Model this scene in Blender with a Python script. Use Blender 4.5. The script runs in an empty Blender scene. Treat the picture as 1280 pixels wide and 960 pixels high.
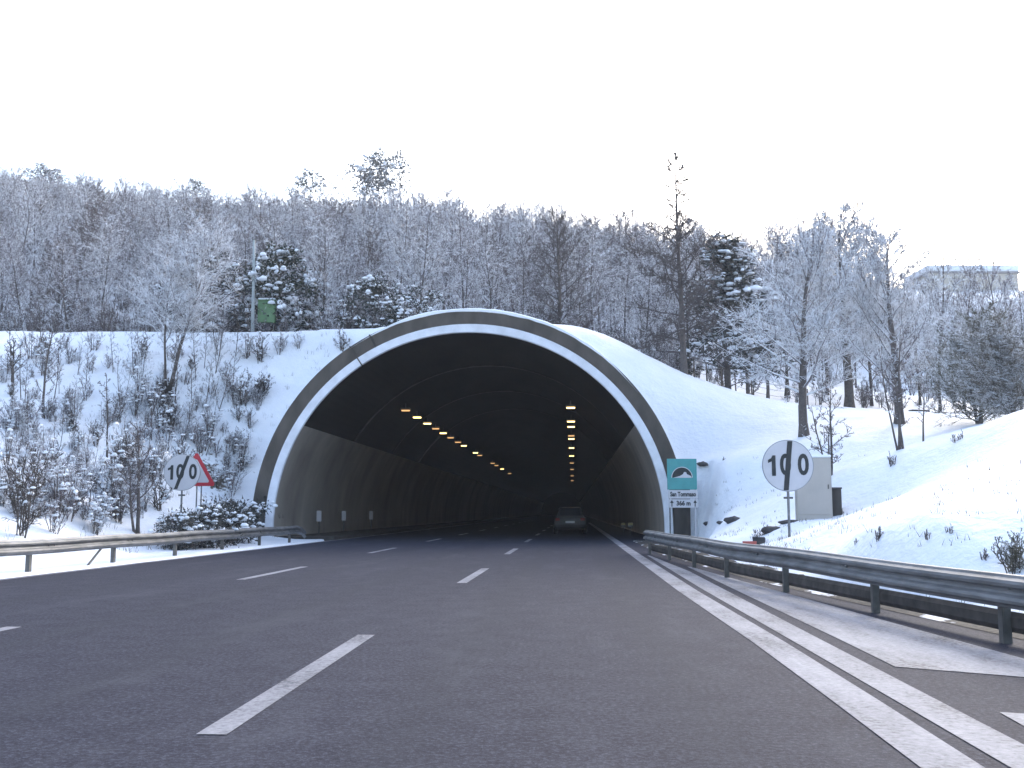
import bpy, bmesh, math, random
import numpy as np
from mathutils import Vector, Matrix

R = math.radians
PI = math.pi
sc = bpy.context.scene
COL = sc.collection
rng = random.Random(7)

# ------------------------------------------------------------------ camera
F = 1320.0                      # focal length in photograph pixels (1280 wide)
H = 1.2                         # eye height in the car
PITCH = math.atan(160 / F)
YAW = math.atan(76 * math.cos(PITCH) / F)      # camera turned this much to the left of the road
cam_d = bpy.data.cameras.new("camera")
cam_d.sensor_width = 36
cam_d.lens = F / 1280 * 36
cam_d.clip_start = 0.1
cam_d.clip_end = 3000
cam = bpy.data.objects.new("camera", cam_d)
COL.objects.link(cam)
cam.location = (0, 0, H)
cam.rotation_euler = (PI / 2 + PITCH, 0, YAW)
sc.camera = cam
RM = cam.rotation_euler.to_matrix()


def ray(px, py):
    return RM @ Vector(((px - 640) / F, -(py - 480) / F, -1.0))


def G(px, py, z=0.0):
    d = ray(px, py)
    t = (z - H) / d.z
    return Vector((d.x * t, d.y * t, z))


def P(px, py, Y):
    d = ray(px, py)
    t = Y / d.y
    return Vector((d.x * t, Y, H + d.z * t))


# ------------------------------------------------------------------ materials
def mat(name):
    m = bpy.data.materials.new(name)
    m.use_nodes = True
    nt = m.node_tree
    nt.nodes.clear()
    out = nt.nodes.new("ShaderNodeOutputMaterial")
    bs = nt.nodes.new("ShaderNodeBsdfPrincipled")
    nt.links.new(bs.outputs[0], out.inputs[0])
    bs.inputs["Specular IOR Level"].default_value = 0.3
    return m, nt, bs


def N(nt, t, **kw):
    n = nt.nodes.new(t)
    for k, v in kw.items():
        setattr(n, k, v)
    return n


def noise(nt, scale, detail=4, rough=0.55, coord="Object", vec_scale=None):
    tc = N(nt, "ShaderNodeTexCoord")
    n = N(nt, "ShaderNodeTexNoise")
    n.inputs["Scale"].default_value = scale
    n.inputs["Detail"].default_value = detail
    n.inputs["Roughness"].default_value = rough
    if vec_scale:
        mp = N(nt, "ShaderNodeMapping")
        mp.inputs["Scale"].default_value = vec_scale
        nt.links.new(tc.outputs[coord], mp.inputs[0])
        nt.links.new(mp.outputs[0], n.inputs["Vector"])
    else:
        nt.links.new(tc.outputs[coord], n.inputs["Vector"])
    return n.outputs["Fac"]


def ramp(nt, fac, stops):
    r = N(nt, "ShaderNodeValToRGB")
    els = r.color_ramp.elements
    while len(els) < len(stops):
        els.new(0.5)
    for e, (p, c) in zip(els, stops):
        e.position = p
        e.color = (c, c, c, 1) if isinstance(c, (int, float)) else (*c, 1)
    nt.links.new(fac, r.inputs[0])
    return r.outputs[0]


def mixc(nt, fac, a, b, blend="MIX"):
    m = N(nt, "ShaderNodeMix", data_type="RGBA", blend_type=blend)
    for sock, v in ((m.inputs[0], fac), (m.inputs[6], a), (m.inputs[7], b)):
        if hasattr(v, "is_linked"):
            nt.links.new(v, sock)
        elif isinstance(v, (int, float)):
            sock.default_value = v
        else:
            sock.default_value = (*v, 1)
    return m.outputs[2]


def math_(nt, op, a, b=None, clamp=False):
    m = N(nt, "ShaderNodeMath", operation=op, use_clamp=clamp)
    for sock, v in ((m.inputs[0], a), (m.inputs[1], b)):
        if v is None:
            continue
        if hasattr(v, "is_linked"):
            nt.links.new(v, sock)
        else:
            sock.default_value = v
    return m.outputs[0]


def bump(nt, bs, h, strength=0.3, dist=0.02):
    b = N(nt, "ShaderNodeBump")
    b.inputs["Strength"].default_value = strength
    b.inputs["Distance"].default_value = dist
    nt.links.new(h, b.inputs["Height"])
    nt.links.new(b.outputs[0], bs.inputs["Normal"])


def simple(name, col, rough=0.6, var=0.15, scale=6, metal=0.0, bmp=0.0, stretch=None):
    m, nt, bs = mat(name)
    f = noise(nt, scale, 5, vec_scale=stretch)
    a = tuple(c * (1 - var) for c in col)
    b = tuple(min(1, c * (1 + var)) for c in col)
    nt.links.new(ramp(nt, f, [(0.3, a), (0.7, b)]), bs.inputs["Base Color"])
    bs.inputs["Roughness"].default_value = rough
    bs.inputs["Metallic"].default_value = metal
    if bmp:
        bump(nt, bs, f, bmp, 0.01)
    return m


M = {}

# asphalt: grain, wheel tracks, salt bloom, a long seam, patched strips
m, nt, bs = mat("asphalt")
fine = noise(nt, 26, 3, 0.95)
mid = noise(nt, 3.0, 5, 0.6)
big = noise(nt, 0.5, 4, vec_scale=(1, 0.14, 1))
c = ramp(nt, fine, [(0.33, (0.005, 0.005, 0.008)), (0.5, (0.025, 0.026, 0.039)), (0.68, (0.092, 0.094, 0.128))])
c = mixc(nt, 0.25, c, ramp(nt, big, [(0.3, (0.021, 0.022, 0.032)), (0.7, (0.036, 0.037, 0.053))]))
c = mixc(nt, 0.14, c, ramp(nt, mid, [(0.35, (0.03, 0.03, 0.037)), (0.65, (0.10, 0.103, 0.12))]))
tc = N(nt, "ShaderNodeTexCoord")
sp = N(nt, "ShaderNodeSeparateXYZ")
nt.links.new(tc.outputs["Object"], sp.inputs[0])
wob = math_(nt, "MULTIPLY", math_(nt, "SUBTRACT", noise(nt, 0.12, 2), 0.5), 0.7)
xx = math_(nt, "ADD", sp.outputs[0], wob)
trk = None
for x0 in (-9.3, -7.6, -5.1, -3.4, -0.95, 0.8):
    d_ = math_(nt, "ABSOLUTE", math_(nt, "SUBTRACT", xx, x0))
    g_ = math_(nt, "SUBTRACT", 1.0, math_(nt, "DIVIDE", d_, 0.42), clamp=True)
    trk = g_ if trk is None else math_(nt, "MAXIMUM", trk, g_)
trk = math_(nt, "MULTIPLY", trk, math_(nt, "ADD", 0.25, math_(nt, "MULTIPLY", big, 0.9)))
c = mixc(nt, math_(nt, "MULTIPLY", trk, 0.42), c, (0.03, 0.032, 0.04))
salt = noise(nt, 1.3, 6, 0.7, vec_scale=(1, 0.22, 1))
c = mixc(nt, math_(nt, "MULTIPLY", ramp(nt, salt, [(0.52, 0.0), (0.72, 1.0)]), 0.2), c, (0.11, 0.113, 0.13))
nt.links.new(c, bs.inputs["Base Color"])
bs.inputs["Roughness"].default_value = 0.9
bs.inputs["Specular IOR Level"].default_value = 0.08
bump(nt, bs, fine, 0.6, 0.01)
M["asphalt"] = m

# road paint, worn
m, nt, bs = mat("road_paint")
f1 = noise(nt, 22, 5, 0.75)
f2 = noise(nt, 1.8, 5, 0.65, vec_scale=(1, 0.3, 1))
wear = math_(nt, "ADD", math_(nt, "MULTIPLY", f1, 0.5), math_(nt, "MULTIPLY", f2, 0.5))
c = ramp(nt, wear, [(0.36, (0.045, 0.045, 0.052)), (0.41, (0.115, 0.115, 0.13)), (0.48, (0.2, 0.2, 0.22)), (0.64, (0.31, 0.31, 0.335))])
nt.links.new(c, bs.inputs["Base Color"])
bs.inputs["Roughness"].default_value = 0.8
bs.inputs["Specular IOR Level"].default_value = 0.1
M["paint"] = m

# snow ground with thawed earth and dead grass showing
m, nt, bs = mat("snow_ground")
f1 = noise(nt, 0.9, 6, 0.62)
f2 = noise(nt, 5.0, 5, 0.6)
f3 = noise(nt, 0.13, 3, 0.5)
att = N(nt, "ShaderNodeAttribute")
att.attribute_name = "bare"
s = math_(nt, "ADD", math_(nt, "MULTIPLY", f1, 0.55), math_(nt, "MULTIPLY", f2, 0.35))
s = math_(nt, "ADD", s, math_(nt, "MULTIPLY", f3, 0.1))
s = math_(nt, "ADD", s, att.outputs["Fac"])
mask = ramp(nt, s, [(0.585, 0.0), (0.64, 1.0)])
earth = ramp(nt, f2, [(0.35, (0.05, 0.042, 0.036)), (0.6, (0.12, 0.10, 0.08))])
snow = ramp(nt, f1, [(0.3, (0.80, 0.82, 0.86)), (0.7, (0.88, 0.89, 0.91))])
nt.links.new(mixc(nt, mask, snow, earth), bs.inputs["Base Color"])
bs.inputs["Roughness"].default_value = 0.75
bump(nt, bs, math_(nt, "ADD", math_(nt, "MULTIPLY", f1, 1.0), math_(nt, "MULTIPLY", f2, 0.45)), 0.55, 0.22)
M["snow_ground"] = m

# soft clean snow
m, nt, bs = mat("snow")
f = noise(nt, 9, 4)
nt.links.new(ramp(nt, f, [(0.3, (0.80, 0.82, 0.86)), (0.7, (0.88, 0.89, 0.91))]), bs.inputs["Base Color"])
bs.inputs["Roughness"].default_value = 0.7
bump(nt, bs, f, 0.3, 0.04)
M["snow"] = m

# muddy verge with leftover snow
m, nt, bs = mat("verge_soil")
f1 = noise(nt, 1.1, 5, 0.6, vec_scale=(1.6, 0.7, 1))
f2 = noise(nt, 14, 5, 0.7)
soil = ramp(nt, f2, [(0.3, (0.02, 0.018, 0.017)), (0.65, (0.07, 0.063, 0.057))])
nt.links.new(mixc(nt, ramp(nt, f1, [(0.57, 0.0), (0.62, 1.0)]), soil, (0.66, 0.67, 0.7)), bs.inputs["Base Color"])
bs.inputs["Roughness"].default_value = 0.9
bump(nt, bs, f2, 0.7, 0.03)
M["verge"] = m

M["concrete"] = simple("portal_concrete", (0.085, 0.074, 0.064), 0.85, 0.28, 1.4, bmp=0.25, stretch=(1, 1, 0.5))
M["concrete_dark"] = simple("dark_concrete", (0.06, 0.055, 0.05), 0.9, 0.3, 2.0, bmp=0.3, stretch=(1.5, 1.5, 0.4))
M["white_band"] = simple("white_arch_paint", (0.70, 0.71, 0.75), 0.6, 0.14, 1.5, bmp=0.05)
# lining: soot-black vault, pale wall panels below
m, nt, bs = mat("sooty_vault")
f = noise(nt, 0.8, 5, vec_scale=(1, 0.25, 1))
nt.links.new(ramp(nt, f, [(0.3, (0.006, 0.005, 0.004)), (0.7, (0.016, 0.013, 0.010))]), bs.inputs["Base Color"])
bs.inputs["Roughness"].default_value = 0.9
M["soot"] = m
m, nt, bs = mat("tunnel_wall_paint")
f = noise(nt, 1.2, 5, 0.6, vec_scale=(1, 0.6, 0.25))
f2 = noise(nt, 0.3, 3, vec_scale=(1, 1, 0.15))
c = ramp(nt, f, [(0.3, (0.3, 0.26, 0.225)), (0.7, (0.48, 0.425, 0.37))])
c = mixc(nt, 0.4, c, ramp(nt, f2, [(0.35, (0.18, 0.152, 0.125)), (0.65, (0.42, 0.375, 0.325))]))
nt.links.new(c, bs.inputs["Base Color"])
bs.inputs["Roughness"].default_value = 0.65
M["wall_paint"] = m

M["galv"] = simple("weathered_galvanised_steel", (0.175, 0.178, 0.182), 0.55, 0.35, 2.2, 0.4, stretch=(1, 1, 3))
M["galv_post"] = simple("dull_steel_post", (0.12, 0.117, 0.11), 0.6, 0.3, 5, 0.5)
M["rust"] = simple("dirty_rusty_steel", (0.06, 0.054, 0.05), 0.75, 0.4, 5, 0.2)
M["sign_white"] = simple("sign_white_film", (0.52, 0.51, 0.53), 0.45, 0.05, 3)
M["sign_black"] = simple("sign_black_film", (0.025, 0.028, 0.03), 0.5, 0.1, 3)
M["sign_red"] = simple("sign_red_film", (0.42, 0.03, 0.045), 0.45, 0.1, 3)
M["sign_green"] = simple("sign_teal_film", (0.07, 0.29, 0.29), 0.45, 0.08, 3)
M["sign_back"] = simple("grey_sign_back", (0.28, 0.29, 0.30), 0.5, 0.1, 4, 0.5)
M["beige"] = simple("beige_cabinet_paint", (0.42, 0.385, 0.345), 0.55, 0.07, 2.0)
M["green_box"] = simple("green_cabinet_paint", (0.12, 0.22, 0.11), 0.6, 0.12, 3)
M["pole"] = simple("pale_grey_pole", (0.33, 0.36, 0.36), 0.6, 0.12, 3)
M["wood_post"] = simple("grey_wood_post", (0.12, 0.10, 0.085), 0.85, 0.25, 6)
M["rock"] = simple("dark_wet_stone", (0.06, 0.058, 0.06), 0.8, 0.35, 4, bmp=0.4)
M["red_box"] = simple("faded_red_plastic", (0.45, 0.12, 0.10), 0.5, 0.12, 5)
M["plaster"] = simple("beige_plaster", (0.50, 0.45, 0.38), 0.85, 0.08, 0.6)
M["roof"] = simple("grey_roof_edge", (0.30, 0.28, 0.27), 0.8, 0.12, 1.0)
M["glass_dark"] = simple("dark_window_glass", (0.05, 0.055, 0.06), 0.15, 0.1, 1.0)
M["reflector"] = simple("yellow_reflector", (0.3, 0.24, 0.1), 0.3, 0.1, 8)
M["dry_grass"] = simple("dead_grass", (0.10, 0.083, 0.06), 0.9, 0.3, 3)

m, nt, bs = mat("lamp_glow")
bs.inputs["Base Color"].default_value = (0.8, 0.6, 0.3, 1)
bs.inputs["Emission Color"].default_value = (1.0, 0.66, 0.24, 1)
bs.inputs["Emission Strength"].default_value = 1.6
M["lamp"] = m
m, nt, bs = mat("lamp_glow_dim")
bs.inputs["Base Color"].default_value = (0.5, 0.35, 0.2, 1)
bs.inputs["Emission Color"].default_value = (1.0, 0.55, 0.22, 1)
bs.inputs["Emission Strength"].default_value = 0.3
M["lamp_dim"] = m


def bark(name, dark, light, snowiness, thr=0.25):
    """bark with snow lying on the faces that look upwards"""
    m, nt, bs = mat(name)
    geo = N(nt, "ShaderNodeNewGeometry")
    sep = N(nt, "ShaderNodeSeparateXYZ")
    nt.links.new(geo.outputs["True Normal"], sep.inputs[0])
    f = noise(nt, 3.0, 3, 0.6)
    f2 = noise(nt, 11.0, 2, 0.5)
    oi = N(nt, "ShaderNodeObjectInfo")
    col = ramp(nt, f2, [(0.3, dark), (0.7, light)])
    col = mixc(nt, math_(nt, "MULTIPLY", oi.outputs["Random"], 0.4), col, (0.19, 0.165, 0.17))
    k = math_(nt, "ADD", sep.outputs[2], math_(nt, "MULTIPLY", math_(nt, "SUBTRACT", f, 0.5), 2.2))
    k = math_(nt, "ADD", k, snowiness)
    mask = ramp(nt, k, [(thr, 0.0), (min(1, thr + 0.18), 1.0)])
    nt.links.new(mixc(nt, mask, col, (0.84, 0.85, 0.88)), bs.inputs["Base Color"])
    bs.inputs["Roughness"].default_value = 0.85
    return m


M["trunk"] = bark("tree_bark", (0.045, 0.038, 0.032), (0.11, 0.095, 0.08), -0.35)
M["twig_frost"] = bark("frosted_twigs", (0.085, 0.075, 0.078), (0.2, 0.18, 0.187), 0.10)
M["twig_rime"] = bark("rime_covered_twigs", (0.14, 0.13, 0.135), (0.27, 0.255, 0.265), 0.36)
M["twig_bare"] = bark("brown_twigs", (0.055, 0.044, 0.041), (0.14, 0.113, 0.11), -0.22)
M["twig_lilac"] = bark("lilac_brown_twigs", (0.085, 0.068, 0.075), (0.18, 0.15, 0.16), -0.02)
M["twig_dark"] = bark("dark_twigs", (0.03, 0.026, 0.022), (0.075, 0.062, 0.05), -0.42)
M["twig_olive"] = bark("olive_brown_twigs", (0.07, 0.066, 0.04), (0.15, 0.14, 0.09), -0.2)
M["needle"] = bark("dark_evergreen_leaves", (0.014, 0.022, 0.016), (0.045, 0.055, 0.038), -0.75)
M["needle_blue"] = bark("blue_green_pine_needles", (0.03, 0.045, 0.042), (0.07, 0.09, 0.08), -0.8)


# ------------------------------------------------------------------ object helpers
def link(o, parent=None):
    COL.objects.link(o)
    if parent is not None:
        o.parent = parent
    return o


def tag(o, label=None, cat=None, group=None, kind=None):
    if label: o["label"] = label
    if cat: o["category"] = cat
    if group: o["group"] = group
    if kind: o["kind"] = kind
    return o


def empty(name, loc=(0, 0, 0), rz=0.0, label=None, cat=None, group=None):
    o = bpy.data.objects.new(name, None)
    o.empty_display_size = 0.3
    o.location = loc
    o.rotation_euler = (0, 0, rz)
    COL.objects.link(o)
    return tag(o, label, cat, group)


def copy_tree(o, parent=None):
    c = o.copy()
    COL.objects.link(c)
    if parent is not None:
        c.parent = parent
    for ch in list(o.children):
        copy_tree(ch, c)
    return c


def obj_from(name, verts, faces, material, parent=None, smooth=False):
    me = bpy.data.meshes.new(name)
    me.from_pydata([tuple(v) for v in verts], [], [tuple(f) for f in faces])
    me.update()
    if material is not None:
        me.materials.append(material)
    if smooth:
        me.polygons.foreach_set("use_smooth", [True] * len(me.polygons))
    return link(bpy.data.objects.new(name, me), parent)


def obj_bm(name, bm, material, parent=None, smooth=False, recalc=True):
    if recalc:
        bmesh.ops.recalc_face_normals(bm, faces=bm.faces)
    me = bpy.data.meshes.new(name)
    bm.to_mesh(me)
    bm.free()
    if material is not None:
        me.materials.append(material)
    if smooth:
        me.polygons.foreach_set("use_smooth", [True] * len(me.polygons))
    return link(bpy.data.objects.new(name, me), parent)


def add_box(bm, c, s, rz=0.0, bevel=0.0):
    r = bmesh.ops.create_cube(bm, size=1.0)
    vs = r["verts"]
    bmesh.ops.scale(bm, vec=s, verts=vs)
    if rz:
        bmesh.ops.rotate(bm, cent=(0, 0, 0), matrix=Matrix.Rotation(rz, 3, "Z"), verts=vs)
    bmesh.ops.translate(bm, vec=c, verts=vs)
    if bevel:
        es = list({e for v in vs for e in v.link_edges})
        bmesh.ops.bevel(bm, geom=es, offset=bevel, segments=2, affect="EDGES", profile=0.5)


def add_tube(bm, pts, r, n=10, cap=True):
    rings = []
    pts = [Vector(p) for p in pts]
    for i, p in enumerate(pts):
        d = (pts[min(i + 1, len(pts) - 1)] - pts[max(i - 1, 0)]).normalized()
        u = d.cross(Vector((0, 1, 0.01))).normalized()
        w = d.cross(u)
        rr = r[i] if isinstance(r, (list, tuple)) else r
        rings.append([bm.verts.new(p + (u * math.cos(2 * PI * k / n) + w * math.sin(2 * PI * k / n)) * rr) for k in range(n)])
    for a, b in zip(rings, rings[1:]):
        for k in range(n):
            bm.faces.new((a[k], a[(k + 1) % n], b[(k + 1) % n], b[k]))
    if cap:
        bm.faces.new(rings[0][::-1])
        bm.faces.new(rings[-1])


def add_prism(bm, poly, y0, y1):
    """polygon given in (x, z), extruded along y"""
    a = [bm.verts.new((x, y0, z)) for x, z in poly]
    b = [bm.verts.new((x, y1, z)) for x, z in poly]
    n = len(poly)
    bm.faces.new(a)
    bm.faces.new(b[::-1])
    for k in range(n):
        bm.faces.new((a[k], b[k], b[(k + 1) % n], a[(k + 1) % n]))


def text_mesh(name, body, size, material, parent, loc, depth=0.003, sx=1.0, bold=0.0):
    cu = bpy.data.curves.new("lettering_curve", "FONT")
    cu.body = body
    cu.size = size
    cu.align_x = "CENTER"
    cu.align_y = "CENTER"
    cu.extrude = depth
    cu.offset = bold
    cu.resolution_u = 4
    tmp = bpy.data.objects.new("lettering_source", cu)
    COL.objects.link(tmp)
    bpy.context.view_layer.update()
    me = bpy.data.meshes.new_from_object(tmp.evaluated_get(bpy.context.evaluated_depsgraph_get()))
    bpy.data.objects.remove(tmp)
    bpy.data.curves.remove(cu)
    me.name = name
    me.transform(Matrix.Rotation(PI / 2, 4, "X") @ Matrix.Diagonal((sx, 1, 1, 1)))
    me.materials.clear()
    me.materials.append(material)
    o = bpy.data.objects.new(name, me)
    o.location = loc
    return link(o, parent)


# ------------------------------------------------------------------ layout
PY = 45.0                       # distance of the tunnel mouth
CC = P(583.5, 658, PY)            # centre of the arch
CX, CZ = CC.x, CC.z
RI, RW, RO = 8.33, 8.69, 9.32   # clear opening, white band, outer ring

rail_pts = [G(800, 692), None]
RAIL = [(5.35, -12.0), (5.0, -2.0), (4.6, 4.0), (4.03, 9.3), (3.28, 15.2), (2.78, 19.5), (2.44, 25.5), (2.12, 31.0), (2.12, 60.0)]


def railX(y):
    ys = [p[1] for p in RAIL]
    xs = [p[0] for p in RAIL]
    return np.interp(y, ys, xs)


def vergeX(y):
    """outer edge line of the muddy strip: follows the rail, then widens towards the arch foot"""
    return np.maximum(railX(y), np.interp(y, [33, 41], [2.0, 4.1]))


LRAIL_X = -10.75
ROAD_L = -10.32

# ------------------------------------------------------------------ terrain
ctrl = []


def cp(px, py, Y):
    v = P(px, py, Y)
    ctrl.append((v.x, v.y, v.z))


for a in ((740, 416, 52), (800, 441, 53), (855, 466, 54), (910, 485, 56), (960, 500, 58), (1010, 507, 60), (1080, 511, 62),
          (1150, 517, 64), (1225, 520, 64), (1290, 522, 66),
          (850, 560, 47.5), (880, 655, 40), (900, 600, 43), (960, 560, 44), (960, 640, 33), (1000, 651, 28.6), (1046, 650, 28.7), (1010, 630, 31.5), (1000, 540, 46), (1060, 540, 44),
          (1040, 600, 32), (1125, 560, 34), (1200, 537, 31), (1280, 514, 28), (1200, 600, 20), (1280, 600, 17), (1280, 690, 11.5),
          (1150, 680, 15), (1050, 680, 20), (950, 672, 28), (905, 668, 34), (870, 660, 42), (848, 520, 49), (1280, 530, 42), (1200, 524, 45),
          (0, 410, 56), (150, 410, 56), (300, 410, 56), (380, 411, 55.5), (425, 413, 54.5), (490, 421, 53), (-120, 410, 57), (590, 402, 53), (660, 404, 52.5), (540, 405, 53),
          (315, 640, 46.5), (345, 540, 50), (358, 515, 51), (420, 450, 53.5), (200, 600, 41), (100, 600, 36.5), (0, 600, 32.5), (0, 500, 45), (200, 500, 49),
          (100, 500, 47), (290, 500, 50.5), (100, 650, 30), (250, 640, 38), (-100, 600, 30), (-150, 500, 42)):
    cp(*a)
for y in (-12, 0, 10, 20, 30, 38, 43):
    ctrl.append((-11.5, y, 0.06))
    ctrl.append((-13.2, y, 0.30))
for y in (-12, 0, 8, 14, 20, 26, 32, 38):
    ctrl.append((float(railX(y)) + 1.5, y, 0.22))
ctrl += [(12, 5, 2.9), (12, -10, 2.9), (25, 10, 5.2), (25, 30, 5.2), (30, 60, 6.4), (45, 40, 6.5), (60, 0, 9),
         (-40, 30, 8.5), (-40, 0, 8.5), (-25, 0, 4.6), (-25, 20, 5.0), (-62, 45, 12.5), (-80, 0, 14),
         (CX, 47, CZ + RO - 0.35), (CX, 62, 10.9), (-60, 66, 12.5), (12, 70, 8.3)]
for (px, z70, z100, z150, z220, z330) in ((-250, 14, 27, 46, 69, 62), (0, 14, 25, 43, 64, 57), (250, 13.5, 23, 38, 55.5, 50), (530, 13, 22, 37, 54.5, 49),
                                          (720, 12.5, 21, 35, 51, 46), (850, 11, 18, 31, 45.5, 41), (980, 9.4, 15, 26, 39, 36),
                                          (1100, 8.6, 13.5, 23, 34, 33), (1280, 8.3, 14, 24, 32, 30), (1600, 9, 14, 24, 30, 28)):
    for Y, z in ((74, z70), (100, z100), (150, z150), (220, z220), (330, z330)):
        v = P(px, 480, Y)
        ctrl.append((v.x, Y, z))
for px in (-60, 60, 180, 300, 400, 480):
    cp(px, 413, 58.6)
    cp(px, 419, 62)
for px in (1120, 1170, 1220, 1275):
    for Y, py in ((112, 374), (124, 366), (134, 366)):
        cp(px, py, Y)
CT = np.array(ctrl)


def rbf_fit():
    d = np.sqrt(((CT[:, None, :2] - CT[None, :, :2]) ** 2).sum(-1) + 2.0)
    n = len(CT)
    A = np.zeros((n + 3, n + 3))
    A[:n, :n] = d + 1e-3 * np.eye(n)
    A[:n, n] = A[n, :n] = 1
    A[:n, n + 1:] = CT[:, :2]
    A[n + 1:, :n] = CT[:, :2].T
    b = np.zeros(n + 3)
    b[:n] = CT[:, 2]
    return np.linalg.solve(A, b)


WT = rbf_fit()


def vnoise(x, y, s, seed=0):
    x = np.asarray(x) / s
    y = np.asarray(y) / s
    xi, yi = np.floor(x).astype(np.int64), np.floor(y).astype(np.int64)
    fx, fy = x - xi, y - yi
    fx, fy = fx * fx * (3 - 2 * fx), fy * fy * (3 - 2 * fy)

    def h(a, b):
        n = (a * 374761393 + b * 668265263 + seed * 974711) & 0x7fffffff
        n = ((n ^ (n >> 13)) * 1274126177) & 0x7fffffff
        return ((n ^ (n >> 16)) & 0xffff) / 65535.0
    return (h(xi, yi) * (1 - fx) + h(xi + 1, yi) * fx) * (1 - fy) + (h(xi, yi + 1) * (1 - fx) + h(xi + 1, yi + 1) * fx) * fy


def sstep(a, b, x):
    t = np.clip((x - a) / (b - a), 0, 1)
    return t * t * (3 - 2 * t)


def height(x, y):
    x = np.atleast_1d(np.asarray(x, float))
    y = np.atleast_1d(np.asarray(y, float))
    z = np.empty_like(x)
    for i in range(0, len(x), 4000):
        xs, ys = x[i:i + 4000], y[i:i + 4000]
        d = np.sqrt((xs[:, None] - CT[None, :, 0]) ** 2 + (ys[:, None] - CT[None, :, 1]) ** 2 + 2.0)
        z[i:i + 4000] = d @ WT[:-3] + WT[-3] + WT[-2] * xs + WT[-1] * ys
    # lumps in the snow
    away = np.minimum(sstep(0.0, 2.0, np.abs(x + 11.4)), 1)
    rough = 0.16 + 0.22 * sstep(-14, -18, x) * sstep(56, 48, y)
    z = z + away * rough * ((vnoise(x, y, 2.3, 1) - 0.5) + 0.6 * (vnoise(x, y, 0.9, 2) - 0.5))
    z = z + sstep(60, 75, y) * 1.5 * (vnoise(x, y, 11, 3) - 0.5)
    # the fill over the tunnel ends in a level shoulder
    lvl = 10.86 + 0.10 * (vnoise(x, y, 3.1, 14) - 0.5) + np.maximum(0, y - 61.5) * 0.8 + np.maximum(0, x + 4.0) * 3.0
    z = np.where(y > 40, np.minimum(z, lvl), z)
    # the road trench in front of the tunnel
    rx = vergeX(y)
    front = y < PY + 0.4
    left = (x < ROAD_L - 0.02) & (x > -13.0)
    lv = 0.03 + 0.05 * vnoise(x, y, 0.8, 5) + 0.18 * sstep(-11.6, -13.2, x)
    z = np.where(front & left, np.minimum(np.maximum(z, 0.02), lv), z)
    z = np.where(front & (x >= ROAD_L - 0.02) & (x < rx + 1.05), -0.3, z)
    k = sstep(rx + 1.05, rx + 2.0, x)
    z = np.where(front & (x >= rx + 1.05), -0.02 + (np.maximum(z, 0.12) + 0.02) * k, z)
    return z


def hz(x, y):
    return float(height([x], [y])[0])


def hit(px, py, lo=8.0, hi=260.0):
    """the point of the ground that this line of sight meets first"""
    d = ray(px, py)
    ys = np.arange(lo, hi, 0.25)
    t = ys / d.y
    X, Z = d.x * t, H + d.z * t
    h = height(X, ys)
    under = np.nonzero(Z < h)[0]
    if len(under) == 0:
        i = int(np.argmin(Z - h))
    else:
        i = int(under[0])
    return Vector((X[i], ys[i], h[i]))


def axis_vals(parts):
    out = []
    for a, b, s in parts:
        n = max(1, int(round((b - a) / s)))
        out += list(np.linspace(a, b, n, endpoint=False))
    out.append(parts[-1][1])
    return np.array(out)


gx = axis_vals([(-420, -120, 12), (-120, -44, 3), (-44, -27, 0.9), (-27, -10.9, 0.4), (-10.9, -10.34, 0.14), (-10.34, 14, 0.4), (14, 32, 0.7), (32, 120, 3), (120, 420, 12)])
gy = axis_vals([(-60, -8, 6), (-8, 6, 1.5), (6, 58, 0.4), (58, 76, 1.0), (76, 240, 3), (240, 700, 16)])
GX, GY = np.meshgrid(gx, gy)
fx, fy = GX.ravel(), GY.ravel()
fz = height(fx, fy)
far = sstep(300, 700, np.hypot(fx, fy))
fz = fz * (1 - far) + far * np.minimum(fz, 30)
nx, ny = len(gx), len(gy)
idx = np.arange(nx * ny).reshape(ny, nx)
quads = np.stack([idx[:-1, :-1], idx[:-1, 1:], idx[1:, 1:], idx[1:, :-1]], -1).reshape(-1, 4)
rad = np.hypot(fx - CX, np.maximum(fz, -5) - CZ)
inside = (fy > PY - 0.2) & (fy < 430) & ((rad < RI + 0.5) | ((np.abs(fx - CX) < RI + 0.5) & (fz < CZ)))
quads = quads[~inside[quads].any(1)]
me = bpy.data.meshes.new("terrain")
me.from_pydata(np.stack([fx, fy, fz], -1).tolist(), [], quads.tolist())
me.materials.append(M["snow_ground"])
me.polygons.foreach_set("use_smooth", [True] * len(me.polygons))
BP, BQ = hit(890, 500), hit(905, 648)
# where the snow cover is thin (left bank, verge edges, wood floor)
bare = -0.16 + 0.18 * sstep(-13, -16, fx) * sstep(54, 47, fy) * (0.5 + 0.9 * vnoise(fx, fy, 4.0, 8)) \
    + 0.11 * ((fx > 0) & (fy < 48)) * sstep(3.2, 0.8, fx - railX(fy)) + 0.1 * sstep(57, 62, fy) * sstep(5, -5, fx) \
    + 0.16 * np.exp(-(((fx - BP.x) / 2.2) ** 2 + ((fy - BP.y) / 1.3) ** 2)) + 0.11 * np.exp(-(((fx - BQ.x) / 1.5) ** 2 + ((fy - BQ.y) / 1.5) ** 2))
at = me.attributes.new("bare", "FLOAT", "POINT")
at.data.foreach_set("value", bare.astype(np.float32))
terrain = link(bpy.data.objects.new("terrain", me))
tag(terrain, "snow covered banks above the tunnel and the wooded hill behind", "hillside", kind="structure")

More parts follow.
